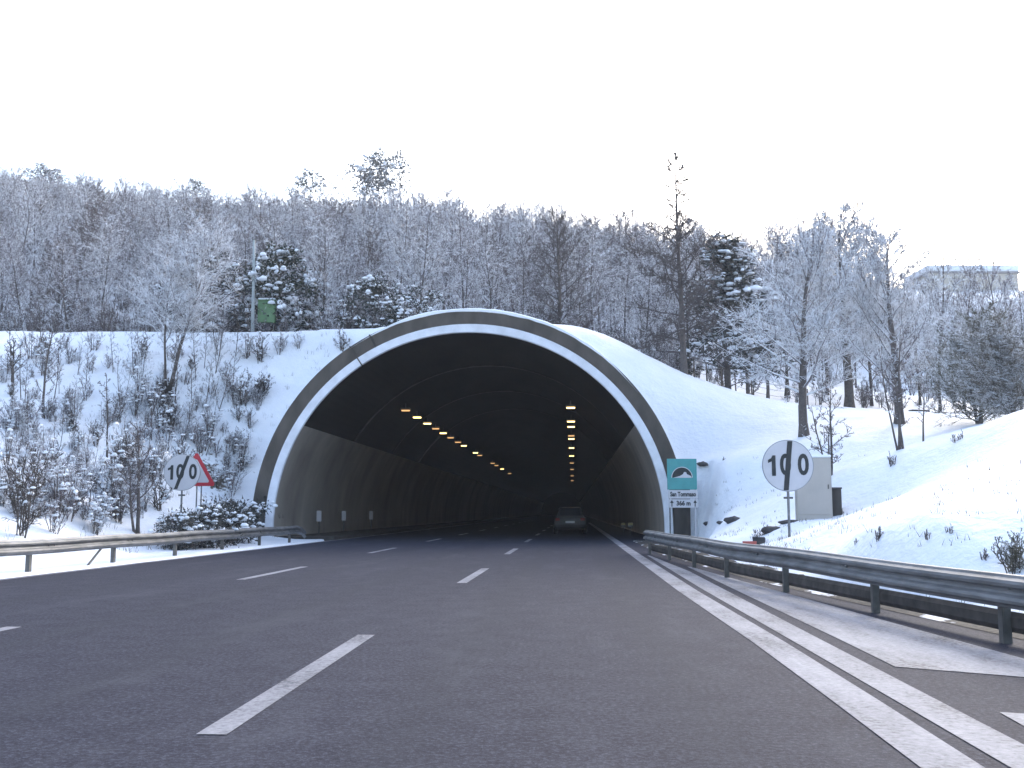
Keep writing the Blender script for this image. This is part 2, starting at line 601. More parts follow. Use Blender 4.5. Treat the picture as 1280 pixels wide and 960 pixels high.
# ------------------------------------------------------------------ road
ys = list(np.linspace(-40, 60, 120)) + list(np.linspace(64, 430, 60))
vs, fs = [], []
for y in ys:
    r = float(railX(y)) + 0.55 if y < 44 else CX + RI - 0.05
    l = ROAD_L if y < 44.8 else ROAD_L
    vs += [(l, y, 0), (r, y, 0)]
for i in range(len(ys) - 1):
    fs.append((2 * i, 2 * i + 1, 2 * i + 3, 2 * i + 2))
road = obj_from("road", vs, fs, M["asphalt"])
tag(road, "dark grey three lane motorway running into the tunnel", "road", kind="structure")
# muddy verge below the right guardrail
vs, fs = [], []
yy = list(np.arange(-30, 44.6, 0.6))
for y in yy:
    r = float(railX(y))
    for j, o in enumerate((0.35, 0.55, 0.8, 1.1, 1.5, 2.1)):
        if j > 1:
            o += float(vergeX(y)) - r
        vs.append((r + o, y, (0.006, 0.03, 0.05, 0.06, 0.05, -0.05)[j] + (0.05 * (vnoise(r + o, y, 0.6, 9) - 0.4) if 0 < j < 5 else 0)))
for i in range(len(yy) - 1):
    for j in range(5):
        a = i * 6 + j
        fs.append((a, a + 1, a + 7, a + 6))
verge = obj_from("verge", vs, fs, M["verge"], smooth=True)
tag(verge, "muddy roadside verge with snow patches under the right guardrail", "verge", kind="structure")
# raised walkway at the left wall inside the tunnel
bm = bmesh.new()
add_box(bm, ((ROAD_L + CX - RI) / 2, 240, 0.02), (ROAD_L - (CX - RI) + 0.0, 389.0, 0.24))
walk = obj_bm("pavement", bm, M["concrete_dark"])
tag(walk, "narrow raised walkway along the left tunnel wall", "walkway", kind="structure")


def strip(name, polys, z, parent):
    bm = bmesh.new()
    for pl in polys:
        f = [bm.verts.new((p[0], p[1], z)) for p in pl]
        bm.faces.new(f)
    for f in bm.faces:
        if f.normal.z < 0:
            f.normal_flip()
    bm.normal_update()
    for f in bm.faces:
        if f.normal.z < 0:
            f.normal_flip()
    o = obj_bm(name, bm, M["paint"], parent, recalc=False)
    return o


def pxpoly(pts):
    return [tuple(G(*p)[:2]) for p in pts]


def lerp_line(pts, w):
    """a painted line through ground points, w wide"""
    out = []
    for a, b in zip(pts, pts[1:]):
        out.append([(a[0] - w / 2, a[1]), (a[0] + w / 2, a[1]), (b[0] + w / 2, b[1]), (b[0] - w / 2, b[1])])
    return out


ZP = 0.005
# centre dashes
A0, A1 = G(264, 919), G(458, 794)
slope = (A1.x - A0.x) / (A1.y - A0.y)
B0 = G(577, 729)
per = B0.y - A0.y
dash = []
for k in range(-1, 14):
    y0 = A0.y + per * k
    y1 = y0 + (A1.y - A0.y)
    f = min(1, max(0, (y0 - A0.y) / per))
    x0 = A0.x + (B0.x - A0.x) * f
    x1 = x0 + (0.02 if k else (A1.x - A0.x))
    dash.append([(x0 - 0.085, y0), (x0 + 0.085, y0), (x1 + 0.085, y1), (x1 - 0.085, y1)])
strip("lane_marking", dash, ZP, road)
# left lane dashes
D0, D1 = G(300, 725), G(387, 708.5)
E0 = G(467, 690)
dash = []
for k in range(-3, 12):
    y0 = D0.y + per * k
    x0 = D0.x + (E0.x - D0.x) * min(1, max(-1, k)) * 0.5
    y1 = y0 + (D1.y - D0.y)
    dash.append([(x0 - 0.085, y0), (x0 + 0.085, y0), (x0 + 0.085, y1), (x0 - 0.085, y1)])
strip("lane_marking", dash, ZP, road)
# left edge line
LE = ROAD_L + 0.14
strip("edge_line", [[(LE - 0.09, -40), (LE + 0.09, -40), (LE + 0.09, 300), (LE - 0.09, 300)]], ZP, road)
# right edge line, then the stripes of the closed-off area
q = [[(1149, 960), (1231, 960), (1077, 863), (1057, 890)], [(1057, 890), (1077, 863), (955, 790), (968, 821)]]
line1 = [(G(1190, 960)), G(1066, 874), G(961, 803), G(860, 739), G(800, 697.5), G(764, 672.5)]
pl = [(p.x, p.y) for p in line1]
pl = [(pl[0][0] + 0.12, -12.0)] + pl + [(pl[-1][0] + 0.05, 120.0)]
strip("edge_line", lerp_line(pl, 0.30), ZP, road)
L2 = [G(*p) for p in ((809, 694.5), (875, 735), (988, 800), (1136, 886), (1254, 955))]
R2 = [G(*p) for p in ((812, 694.5), (862, 714.5), (1026, 800), (1151, 865), (1280, 932))]
for q_ in (L2, R2):
    a_, b_ = q_[-2], q_[-1]
    q_.append(b_ + (b_ - a_).normalized() * 6)
strip("stripe_marking", [[L2[k][:2], R2[k][:2], R2[k + 1][:2], L2[k + 1][:2]] for k in range(5)], ZP, road)
L3 = [G(*p) for p in ((859, 708.5), (920, 738), (1050, 800), (1119, 834), (1330, 851))]
R3 = [G(*p) for p in ((863, 708.7), (920, 724.5), (1100, 774.5), (1280, 824), (1330, 837))]
strip("stripe_marking", [[L3[k][:2], R3[k][:2], R3[k + 1][:2], L3[k + 1][:2]] for k in range(4)], ZP, road)
strip("stripe_marking", [pxpoly([(1249, 891), (1330, 896), (1330, 930), (1290, 914)])], ZP, road)

# ------------------------------------------------------------------ tunnel
tunnel = empty("road_tunnel", (CX, PY, 0), 0, "round concrete road tunnel mouth with a white painted arch edge", "tunnel")


def arch(name, prof, material, smooth=True, a0=0.0, a1=PI, legs=True, n=72, bumpy=0.0):
    """prof: list of (radius, y) swept round the arch; coordinates relative to the tunnel's base"""
    path = []
    if legs:
        path.append(("leg", -1))
    for i in range(n + 1):
        path.append(("arc", a0 + (a1 - a0) * i / n))
    if legs:
        path.append(("leg", 1))
    vs, fs = [], []
    m_ = len(prof)
    for kind, v in path:
        for j, (r, y) in enumerate(prof):
            if kind == "leg":
                vs.append((-v * r, y, -0.3))
            else:
                rr = r
                if bumpy:
                    e_ = float(min(sstep(a0, a0 + 0.35, v), 1 - sstep(a1 - 0.35, a1, v)))
                    rr = RO - 0.08 + (rr - RO + 0.08) * e_
                    rr += e_ * bumpy * (float(vnoise(v * 9, j, 0.35, 4)) - 0.5)
                vs.append((math.cos(v) * rr, y, CZ + math.sin(v) * rr))
    for i in range(len(path) - 1):
        for j in range(m_ - 1):
            a = i * m_ + j
            fs.append((a, a + 1, a + m_ + 1, a + m_))
    bm = bmesh.new()
    bv = [bm.verts.new(v) for v in vs]
    for f in fs:
        bm.faces.new([bv[k] for k in f])
    return obj_bm(name, bm, material, tunnel, smooth=False)


# white band: proud of the ring, with a bevelled inner edge
arch("white_arch_band", [(RI + 0.03, 0.12), (RI, 0.10), (RI, 0.02), (RI + 0.03, -0.03), (RW, -0.03), (RW + 0.02, 0.0), (RW + 0.02, 0.2)], M["white_band"])
arch("portal_ring", [(RW - 0.02, 0.03), (RO - 0.03, 0.03), (RO, 0.06), (RO, 3.0)], M["concrete"])
arch("snow_cap", [(RO - 0.06, 0.05), (RO - 0.05, 0.02), (RO + 0.05, 0.0), (RO + 0.11, 0.12), (RO + 0.09, 1.4), (RO - 0.02, 1.6)], M["snow"],
     a0=R(38), a1=R(124), legs=False, n=70, bumpy=0.05)
# vault and the painted walls below it
ZW = 4.9
aw = math.asin((ZW - CZ) / RI)
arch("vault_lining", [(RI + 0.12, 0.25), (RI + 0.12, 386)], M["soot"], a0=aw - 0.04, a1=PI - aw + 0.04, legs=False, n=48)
for s in (0, 1):
    a, b = (PI - aw, PI) if s == 0 else (0, aw)
    vs, fs = [], []
    seg = 12
    ringpts = [(math.cos(a + (b - a) * i / seg) * (RI + 0.08), CZ + math.sin(a + (b - a) * i / seg) * (RI + 0.08)) for i in range(seg + 1)]
    foot = (-(RI + 0.08) if s == 0 else (RI + 0.08), -0.3)
    ringpts = ringpts + [foot] if s == 0 else [foot] + ringpts
    yl = [0.28] + list(np.arange(6, 386, 6.0)) + [386]
    for y in yl:
        vs += [(x, y, z) for x, z in ringpts]
    k = len(ringpts)
    for i in range(len(yl) - 1):
        for j in range(k - 1):
            fs.append((i * k + j, i * k + j + 1, (i + 1) * k + j + 1, (i + 1) * k + j))
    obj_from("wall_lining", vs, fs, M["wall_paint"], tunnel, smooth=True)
# construction joints of the vault
for y in (11.0, 23.0, 35.0):
    arch("vault_joint", [(RI + 0.11, y), (RI + 0.07, y + 0.02), (RI + 0.07, y + 0.28), (RI + 0.11, y + 0.3)], M["concrete_dark"], a0=aw, a1=PI - aw, legs=False, n=48)
# added blocker in place of the bend: keeps daylight out of the bore's end
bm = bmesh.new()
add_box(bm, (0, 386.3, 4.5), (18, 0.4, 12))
obj_bm("bore_blocker", bm, M["soot"], tunnel)
# concrete return walls at the two feet of the ring
for x0, x1, h0, h1 in ((RW + 0.03, RW + 0.72, 3.0, 2.5), (-RW - 0.85, -RW - 0.03, 1.3, 1.9)):
    bm = bmesh.new()
    add_prism(bm, [(x0, -0.2), (x1, -0.2), (x1, h1), (x0, h0)], -0.10, 0.9)
    obj_bm("wing_wall", bm, M["concrete_dark"], tunnel)
# cable clips and the two expansion joints on the left of the band
for ang, rin in ((R(123.6), RI - 0.02), (R(117.5), RW + 0.01)):
    bm = bmesh.new()
    c, s = math.cos(ang), math.sin(ang)
    pts = []
    for r in (rin, RO + 0.01):
        pts.append((c * r, CZ + s * r))
    w = 0.028
    nx_, nz_ = -s * w, c * w
    add_prism(bm, [(pts[0][0] + nx_, pts[0][1] + nz_), (pts[0][0] - nx_, pts[0][1] - nz_), (pts[1][0] - nx_, pts[1][1] - nz_), (pts[1][0] + nx_, pts[1][1] + nz_)], -0.042, 0.05)
    obj_bm("expansion_joint", bm, M["concrete_dark"], tunnel)

# lamps in the vault
LZ = 6.62
lamp0 = None
lamp_rows = {
    0: [(56.0, 0), (60.2, 1), (64.5, 1), (68.5, 0), (72.5, 1), (77, 0), (82, 0), (86.5, 1), (97, 1), (101.5, 0), (118, 0), (124, 0), (134, 1), (150, 0)],
    1: [(55.0, 1), (63.5, 1), (67.5, 1), (75.5, 0), (78.8, 1), (90, 1), (103, 1), (118, 0), (136, 0), (160, 0), (185, 0)],
}


def make_lamp(bright):
    root = empty("ceiling_lamp")
    bm = bmesh.new()
    add_box(bm, (0, 0, 0.07), (0.52, 0.34, 0.1), bevel=0.02)
    add_tube(bm, [(0, 0, 0.13), (0, 0, 0.36)], 0.025, 8)
    obj_bm("housing", bm, M["galv_post"], root)
    bm = bmesh.new()
    add_box(bm, (0, 0, -0.02), (0.45, 0.24, 0.06), bevel=0.02)
    obj_bm("diffuser", bm, M["lamp" if bright else "lamp_dim"], root)
    return root


LP = {1: make_lamp(1), 0: make_lamp(0)}
used = {1: False, 0: False}
for row, items in lamp_rows.items():
    side = "left" if row == 0 else "right"
    for i, (y, b) in enumerate(items):
        o = LP[b] if not used[b] else copy_tree(LP[b])
        used[b] = True
        o.location = (CX + (-4.42 if row == 0 else 4.42), y, LZ)
        if i == 0:
            lab = "orange ceiling lamp nearest the tunnel mouth in the %s row" % side
        elif i == 1:
            lab = "second orange ceiling lamp from the tunnel mouth, %s row" % side
        else:
            lab = ("bright" if b else "dim") + " orange lamp deeper inside the tunnel in the %s row" % side
        tag(o, lab, "lamp", "lamps under the tunnel vault, %s row" % side)

# white marker posts at the left wall
mk = empty("marker_post")
bm = bmesh.new(); add_box(bm, (0, 0, 0.43), (0.06, 0.05, 0.86), bevel=0.008)
obj_bm("post", bm, M["galv_post"], mk)
bm = bmesh.new(); add_box(bm, (0, -0.035, 0.86), (0.24, 0.02, 0.52), bevel=0.008)
obj_bm("white_plate", bm, M["sign_white"], mk)
for i, (px, Y) in enumerate(((399, 51.5), (430, 57.5), (464, 66.0))):
    o = mk if i == 0 else copy_tree(mk)
    p = P(px, 645, Y)
    o.location = (p.x, Y, 0.14)
    tag(o, ("white plate marker just inside the tunnel mouth, by the left wall", "second white plate marker along the left tunnel wall",
            "third white plate marker, dimmest and deepest by the left wall")[i], "marker", "white markers along the left tunnel wall")
rf = empty("reflector_stud")
bm = bmesh.new(); add_box(bm, (0, 0, 0), (0.26, 0.06, 0.13), bevel=0.02)
obj_bm("lens", bm, M["reflector"], rf)
bm = bmesh.new(); add_box(bm, (0, 0.05, -0.05), (0.28, 0.03, 0.24), bevel=0.01)
obj_bm("back_plate", bm, M["galv_post"], rf)
for i, (px, py, Y) in enumerate(((779, 655, 62), (788, 655, 57))):
    o = rf if i == 0 else copy_tree(rf)
    o.location = P(px, py, Y)
    tag(o, ("yellow reflector low on the right tunnel wall, the deeper of two", "yellow reflector low on the right tunnel wall, nearer the mouth")[i], "reflector", "yellow reflectors by the right tunnel wall")
    bm = bmesh.new(); add_box(bm, (0, 0.08, -o.location.z / 2), (0.05, 0.05, o.location.z), bevel=0.005)
    obj_bm("post", bm, M["galv_post"], o)

# car driving ahead, just inside the dark
M["car_paint"] = simple("dark_car_paint", (0.012, 0.012, 0.013), 0.35, 0.1, 2)
M["car_glass"] = simple("dark_car_glass", (0.02, 0.022, 0.025), 0.08, 0.1, 2)
M["rubber"] = simple("black_rubber", (0.015, 0.015, 0.015), 0.9, 0.1, 9)
M["tail_red"] = simple("tail_light_red", (0.12, 0.008, 0.008), 0.25, 0.1, 9)
car = empty("car", (-0.15, 58.0, 0), 0, "dark car driving ahead in the right lane deep in the tunnel", "car")


def loft(bm, secs):
    """closed sections (y, [(x, z)...]) joined into one skin"""
    rings = [[bm.verts.new((x, y, z)) for x, z in pr_] for y, pr_ in secs]
    n = len(rings[0])
    for a_, b_ in zip(rings, rings[1:]):
        for k in range(n):
            bm.faces.new((a_[k], a_[(k + 1) % n], b_[(k + 1) % n], b_[k]))
    bm.faces.new(rings[0]); bm.faces.new(rings[-1][::-1])


def sec(w, z0, z1, r=0.12):
    return [(-w + r * .3, z0), (w - r * .3, z0), (w, z0 + r), (w, z1 - r), (w - r, z1), (-w + r, z1), (-w, z1 - r), (-w, z0 + r)]


bm = bmesh.new()
loft(bm, [(0, sec(0.82, 0.32, 0.90)), (0.12, sec(0.87, 0.26, 0.96)), (1.0, sec(0.88, 0.24, 0.97)), (2.9, sec(0.88, 0.24, 0.96)), (3.9, sec(0.85, 0.26, 0.84)), (4.2, sec(0.75, 0.32, 0.7))])
loft(bm, [(0.12, sec(0.72, 0.93, 1.0, 0.03)), (0.62, sec(0.64, 0.93, 1.43, 0.1)), (1.0, sec(0.64, 0.93, 1.48, 0.1)), (2.0, sec(0.63, 0.93, 1.45, 0.1)), (2.95, sec(0.7, 0.9, 0.98, 0.03))])
obj_bm("body", bm, M["car_paint"], car)
bm = bmesh.new()
vv = [bm.verts.new(p_) for p_ in ((-0.58, 0.14, 1.03), (0.58, 0.14, 1.03), (0.5, 0.545, 1.38), (-0.5, 0.545, 1.38))]
bm.faces.new(vv)
obj_bm("rear_window", bm, M["car_glass"], car)
for sx_ in (-1, 1):
    bm = bmesh.new(); add_box(bm, (sx_ * 0.68, 0.03, 0.80), (0.24, 0.1, 0.16), bevel=0.03); obj_bm("tail_light", bm, M["tail_red"], car)
    for yy_ in (0.75, 3.35):
        bm = bmesh.new()
        r0_ = bmesh.ops.create_cone(bm, cap_ends=True, segments=24, radius1=0.31, radius2=0.31, depth=0.2)
        bmesh.ops.rotate(bm, cent=(0, 0, 0), matrix=Matrix.Rotation(PI / 2, 3, "Y"), verts=r0_["verts"])
        bmesh.ops.translate(bm, vec=(sx_ * 0.8, yy_, 0.31), verts=r0_["verts"])
        wh = obj_bm("wheel", bm, M["rubber"], car)
        bm = bmesh.new()
        r0_ = bmesh.ops.create_cone(bm, cap_ends=True, segments=24, radius1=0.19, radius2=0.17, depth=0.04)
        bmesh.ops.rotate(bm, cent=(0, 0, 0), matrix=Matrix.Rotation(sx_ * PI / 2, 3, "Y"), verts=r0_["verts"])
        bmesh.ops.translate(bm, vec=(sx_ * 0.912, yy_, 0.31), verts=r0_["verts"])
        obj_bm("rim", bm, M["galv_post"], wh)
bm = bmesh.new(); add_box(bm, (0, 0.0, 0.42), (1.6, 0.14, 0.2), bevel=0.04); obj_bm("bumper", bm, M["rubber"], car)
bm = bmesh.new(); add_box(bm, (0, -0.01, 0.66), (0.5, 0.02, 0.11), bevel=0.005); obj_bm("number_plate", bm, M["sign_back"], car)

# ------------------------------------------------------------------ guardrails
BEAM = [(0.0, 0.0), (-0.018, 0.006), (-0.03, 0.03), (-0.075, 0.052), (-0.083, 0.08), (-0.075, 0.108), (-0.03, 0.132), (-0.022, 0.155),
        (-0.03, 0.178), (-0.075, 0.202), (-0.083, 0.23), (-0.075, 0.258), (-0.03, 0.28), (-0.018, 0.304), (0.0, 0.31)]


def beam(name, path, side, parent, mat_, zs):
    """side -1: corrugation faces -X, +1: faces +X"""
    bm = bmesh.new()
    prof = BEAM + [(d + 0.006, z) for d, z in BEAM[::-1]]
    rings = []
    for (x, y), z0 in zip(path, zs):
        rings.append([bm.verts.new((x - side * -d * -1 if False else x + (d if side < 0 else -d), y, z0 + z)) for d, z in prof])
    n = len(prof)
    for a, b in zip(rings, rings[1:]):
        for k in range(n):
            bm.faces.new((a[k], a[(k + 1) % n], b[(k + 1) % n], b[k]))
    bm.faces.new(rings[0]); bm.faces.new(rings[-1][::-1])
    return obj_bm(name, bm, mat_, parent, smooth=False)


def post(name, x, y, z0, z1, side, parent):
    bm = bmesh.new()
    w, t = 0.10, 0.012
    s = 1 if side < 0 else -1          # posts stand behind the beam
    add_box(bm, (x + s * 0.03, y, (z0 + z1) / 2), (t, w, z1 - z0))
    add_box(bm, (x + s * 0.07, y - w / 2, (z0 + z1) / 2), (0.08 - t, t, z1 - z0))
    add_box(bm, (x + s * 0.07, y + w / 2, (z0 + z1) / 2), (0.08 - t, t, z1 - z0))
    add_box(bm, (x + s * 0.013, y, z1 - 0.14), (0.02, 0.16, 0.2), bevel=0.004)   # spacer
    return obj_bm(name, bm, M["galv_post"], parent)


gl = empty("guardrail", (0, 0, 0), 0, "steel guardrail on the left verge with snow beneath it", "guardrail")
yy = list(np.linspace(-6, 41, 60))
path = [(LRAIL_X + 0.05 * math.sin(y * 0.3), y) for y in yy]
zs = [0.36 + 0.008 * math.sin(y * 1.1) for y in yy]
path += [(LRAIL_X - 0.1, 42.2), (LRAIL_X - 0.25, 43.2)]
zs += [0.28, 0.12]
beam("rail", path, 1, gl, M["galv"], zs)
for y in np.arange(1.2, 42, 3.9):
    post("post", LRAIL_X, y, -0.1, 0.60, 1, gl)
yb = 24.0
bm = bmesh.new(); add_tube(bm, [(LRAIL_X - 0.05, 23.2, -0.02), (LRAIL_X - 0.03, 23.95, 0.42)], 0.025, 8)
obj_bm("brace", bm, M["galv_post"], gl)
gr = empty("guardrail", (0, 0, 0), 0, "steel guardrail curving along the right verge past striped paint", "guardrail")
yy = list(np.linspace(-6, 31.2, 70))
path = [(float(railX(y)), y) for y in yy]
zs = [float(np.interp(y, [4, 9, 16, 22], [0.31, 0.325, 0.36, 0.37])) + 0.006 * math.sin(y * 0.9) for y in yy]
beam("rail", path, -1, gr, M["galv"], zs)
# lower kerb rail, dull and dirty
bm = bmesh.new()
prev = None
for y in yy:
    x = float(railX(y)) + 0.12
    r = [bm.verts.new((x, y, 0.10)), bm.verts.new((x - 0.03, y, 0.15)), bm.verts.new((x - 0.03, y, 0.24)), bm.verts.new((x, y, 0.29)), bm.verts.new((x + 0.02, y, 0.2))]
    if prev:
        for k in range(5):
            bm.faces.new((prev[k], prev[(k + 1) % 5], r[(k + 1) % 5], r[k]))
    prev = r
obj_bm("lower_rail", bm, M["rust"], gr)
for y in (2.4, 5.0, 7.7, 10.2, 13.1, 16.4, 19.9, 23.4, 27.0, 30.8):
    post("post", float(railX(y)), y, -0.1, float(np.interp(y, [4, 9, 16, 22], [0.58, 0.59, 0.62, 0.63])), -1, gr)
# round bolt heads along the beams
for root, sgn, xs in ((gl, 1, lambda y: LRAIL_X + 0.05 * math.sin(y * 0.3)), (gr, -1, lambda y: float(railX(y)))):
    bm = bmesh.new()
    for y in np.arange(2.4, 31, 3.8):
        for dy in (-0.12, 0.12):
            r = bmesh.ops.create_uvsphere(bm, u_segments=8, v_segments=5, radius=0.022)
            bmesh.ops.translate(bm, vec=(xs(y) + sgn * 0.03, y + dy, 0.37 + 0.155), verts=r["verts"])
    o = obj_bm("bolt_heads", bm, M["galv"], root, smooth=True)
    o["kind"] = "stuff"

# ------------------------------------------------------------------ signs


def disc(bm, r, y0, y1, n=64, cx=0, cz=0):
    add_prism(bm, [(cx + r * math.cos(2 * PI * k / n), cz + r * math.sin(2 * PI * k / n)) for k in range(n)], y0, y1)


def speed_sign(loc, rz, zc, r, tilt, label, tele_x=0.0):
    t = empty("speed_sign", loc, rz, label, "road sign", "end of 100 limit signs beside the road")
    bm = bmesh.new(); disc(bm, r, 0.0, 0.018)
    for k in range(1):
        pass
    f = obj_bm("disc", bm, M["sign_white"], t); f.location.z = zc
    bm = bmesh.new()
    n = 64
    for (r0, r1) in ((r - 0.012, r + 0.006),):
        a = [[bm.verts.new((rr * math.cos(2 * PI * k / n), y, rr * math.sin(2 * PI * k / n))) for k in range(n)] for rr, y in ((r0, -0.004), (r1, -0.004), (r1, 0.03), (r0, 0.03))]
        for q in range(4):
            for k in range(n):
                bm.faces.new((a[q][k], a[q][(k + 1) % n], a[(q + 1) % 4][(k + 1) % n], a[(q + 1) % 4][k]))
    rim = obj_bm("rim", bm, M["sign_back"], t); rim.location.z = zc
    bm = bmesh.new(); disc(bm, r - 0.015, 0.019, 0.022)
    bk = obj_bm("back_panel", bm, M["sign_back"], t); bk.location.z = zc
    bm = bmesh.new()
    u = r * 0.80
    add_prism(bm, [(-0.02 * u, -u / 2), (0.17 * u, -u / 2), (0.17 * u, u / 2), (0.03 * u, u / 2), (-0.05 * u, 0.36 * u), (-0.2 * u, 0.28 * u), (-0.2 * u, 0.13 * u), (-0.02 * u, 0.2 * u)], -0.009, -0.0006)
    o1 = obj_bm("numerals", bm, M["sign_black"], t)
    o1.location = (-r * 0.62, 0, zc)
    text_mesh("numerals", "0", r * 1.12, M["sign_black"], t, (-r * 0.10, -0.004, zc), sx=0.78, bold=r * 0.032)
    text_mesh("numerals", "0", r * 1.12, M["sign_black"], t, (r * 0.60, -0.004, zc), sx=0.78, bold=r * 0.032)
    bm = bmesh.new()
    L = r * 0.965
    ux, uz = math.sin(tilt), math.cos(tilt)
    w = r * 0.098
    add_prism(bm, [(ux * L - uz * w, uz * L), (ux * L + uz * w, uz * L - 0.0), (-ux * L + uz * w, -uz * L), (-ux * L - uz * w, -uz * L)], -0.011, -0.0005)
    sl = obj_bm("slash", bm, M["sign_black"], t); sl.location.z = zc
    bm = bmesh.new(); add_tube(bm, [(0, 0.065, -0.4), (0, 0.065, zc + r * 0.9)], 0.032, 12)
    obj_bm("post", bm, M["galv"], t)
    for dz in (-r * 0.6, r * 0.6):
        bm = bmesh.new()
        add_box(bm, (0, 0.045, zc + dz), (0.32, 0.02, 0.05), bevel=0.004)
        obj_bm("clamp", bm, M["galv_post"], t)
    bm = bmesh.new(); add_box(bm, (0, 0.065, zc - r * 1.25), (0.22, 0.05, 0.05), bevel=0.01)
    obj_bm("collar", bm, M["galv_post"], t)
    return t


def facing(loc):
    return math.atan2(-loc.x, loc.y) * 0.6


pr = P(985, 582, 25.5)
rS = 31.5 / F * 25.5
g0 = hz(pr.x, 25.5)
speed_sign((pr.x, 25.5, g0), R(4), pr.z - g0, rS, R(6), "round white end of 100 limit sign on the right in front of beige cabinet")
plf = P(227.5, 590.5, 34.5)
rL = 23.0 / F * 34.5
g0 = hz(plf.x, 34.5)
speed_sign((plf.x, 34.5, g0), R(4), plf.z - g0, rL, R(19), "round white end of 100 limit sign on the left overlapping red triangle sign")

# warning triangle behind the left one
tp = P(245, 593, 36.2)
g0 = hz(tp.x, 36.2)
tr = empty("warning_sign", (tp.x, 36.2, g0), R(3), "red bordered white triangle warning sign half hidden by round 100 sign", "road sign")
zc = tp.z - g0
Rt = 27 / F * 36.2


def tri(bm, rr, y0, y1):
    pts = []
    for k in range(3):
        a = PI / 2 + k * 2 * PI / 3
        for da in (-0.09, 0, 0.09):
            pts.append((rr * (1 if da == 0 else 0.985) * math.cos(a + da * 0.7), rr * (1 if da == 0 else 0.985) * math.sin(a + da * 0.7)))
    add_prism(bm, pts, y0, y1)


bm = bmesh.new(); tri(bm, Rt, 0, 0.016); o = obj_bm("border", bm, M["sign_red"], tr); o.location.z = zc
bm = bmesh.new(); tri(bm, Rt * 0.70, -0.004, 0.002); o = obj_bm("face", bm, M["sign_white"], tr); o.location.z = zc
bm = bmesh.new(); tri(bm, Rt * 0.97, 0.017, 0.021); o = obj_bm("back_panel", bm, M["sign_back"], tr); o.location.z = zc
for dx in (0.03, 0.19):
    bm = bmesh.new(); add_tube(bm, [(dx, 0.055, -0.4), (dx, 0.055, zc + Rt * 0.3)], 0.024, 10)
    obj_bm("post", bm, M["galv"], tr)

# green tunnel sign with its name plates
Ys = 43.0
a, b = P(833.5, 573.5, Ys), P(871.5, 612, Ys)
g = P(852.5, 636, Ys)
W = b.x - a.x
gz = hz((a.x + b.x) / 2, Ys)
ts = empty("tunnel_sign", ((a.x + b.x) / 2, Ys, gz), R(2), "teal tunnel sign with white name plates beside the arch foot", "road sign")
hp = a.z - b.z
zc = (a.z + b.z) / 2 - gz
bm = bmesh.new(); add_box(bm, (0, 0.012, zc), (W, 0.024, hp), bevel=0.006)
obj_bm("teal_panel", bm, M["sign_green"], ts)
bm = bmesh.new()
rr = W * 0.335
pts = [(rr * math.cos(PI * k / 24), zc - 0.14 + rr * 1.02 * math.sin(PI * k / 24)) for k in range(25)]
add_prism(bm, pts, -0.005, 0.004)
obj_bm("arch_symbol", bm, M["sign_black"], ts)
bm = bmesh.new()
ro, ri_ = rr * 1.07, rr * 1.0
outer = [(ro * math.cos(PI * k / 24), zc - 0.14 + ro * 1.02 * math.sin(PI * k / 24)) for k in range(25)]
inner = [(ri_ * math.cos(PI * k / 24), zc - 0.14 + ri_ * 1.02 * math.sin(PI * k / 24)) for k in range(25)]
for k in range(24):
    add_prism(bm, [outer[k], outer[k + 1], inner[k + 1], inner[k]], -0.004, 0.003)
add_prism(bm, [(-rr * 0.88, zc - 0.145), (-rr * 0.2, zc - 0.07), (rr * 0.1, zc + 0.0), (rr * 0.22, zc + 0.09), (rr * 0.42, zc + 0.08),
               (rr * 0.5, zc), (rr * 0.92, zc - 0.08), (rr * 0.97, zc - 0.145)], -0.008, -0.0052)
obj_bm("road_symbol", bm, M["sign_white"], ts)
z1 = b.z - gz
for nm, zt, zb, dx in (("name_plate", z1 - 0.02, z1 - 0.36, 0.03), ("length_plate", z1 - 0.385, z1 - 0.72, 0.04)):
    bm = bmesh.new(); add_box(bm, (dx, 0.012, (zt + zb) / 2), (W * 1.0, 0.024, zt - zb), bevel=0.006)
    pp = obj_bm(nm, bm, M["sign_white"], ts)
    if nm == "name_plate":
        text_mesh("lettering", "San Tommaso", 0.25, M["sign_black"], pp, (dx, -0.003, (zt + zb) / 2), sx=0.72, bold=0.010)
    else:
        text_mesh("lettering", "366 m", 0.25, M["sign_black"], pp, (dx, -0.003, (zt + zb) / 2), sx=0.9, bold=0.010)
        for sx_ in (-1, 1):
            bm = bmesh.new()
            xx = dx + sx_ * W * 0.39
            zm = (zt + zb) / 2
            add_prism(bm, [(xx - 0.02, zm - 0.13), (xx + 0.02, zm - 0.13), (xx + 0.02, zm + 0.02), (xx + 0.075, zm + 0.02), (xx, zm + 0.14), (xx - 0.075, zm + 0.02), (xx - 0.02, zm + 0.02)], -0.004, 0.002)
            obj_bm("arrow", bm, M["sign_black"], pp)
for dx in (-W * 0.42, W * 0.44):
    bm = bmesh.new(); add_tube(bm, [(dx, 0.06, -0.4), (dx, 0.06, zc + hp * 0.45)], 0.03, 10)
    obj_bm("post", bm, M["sign_white"] if dx > 0 else M["galv"], ts)

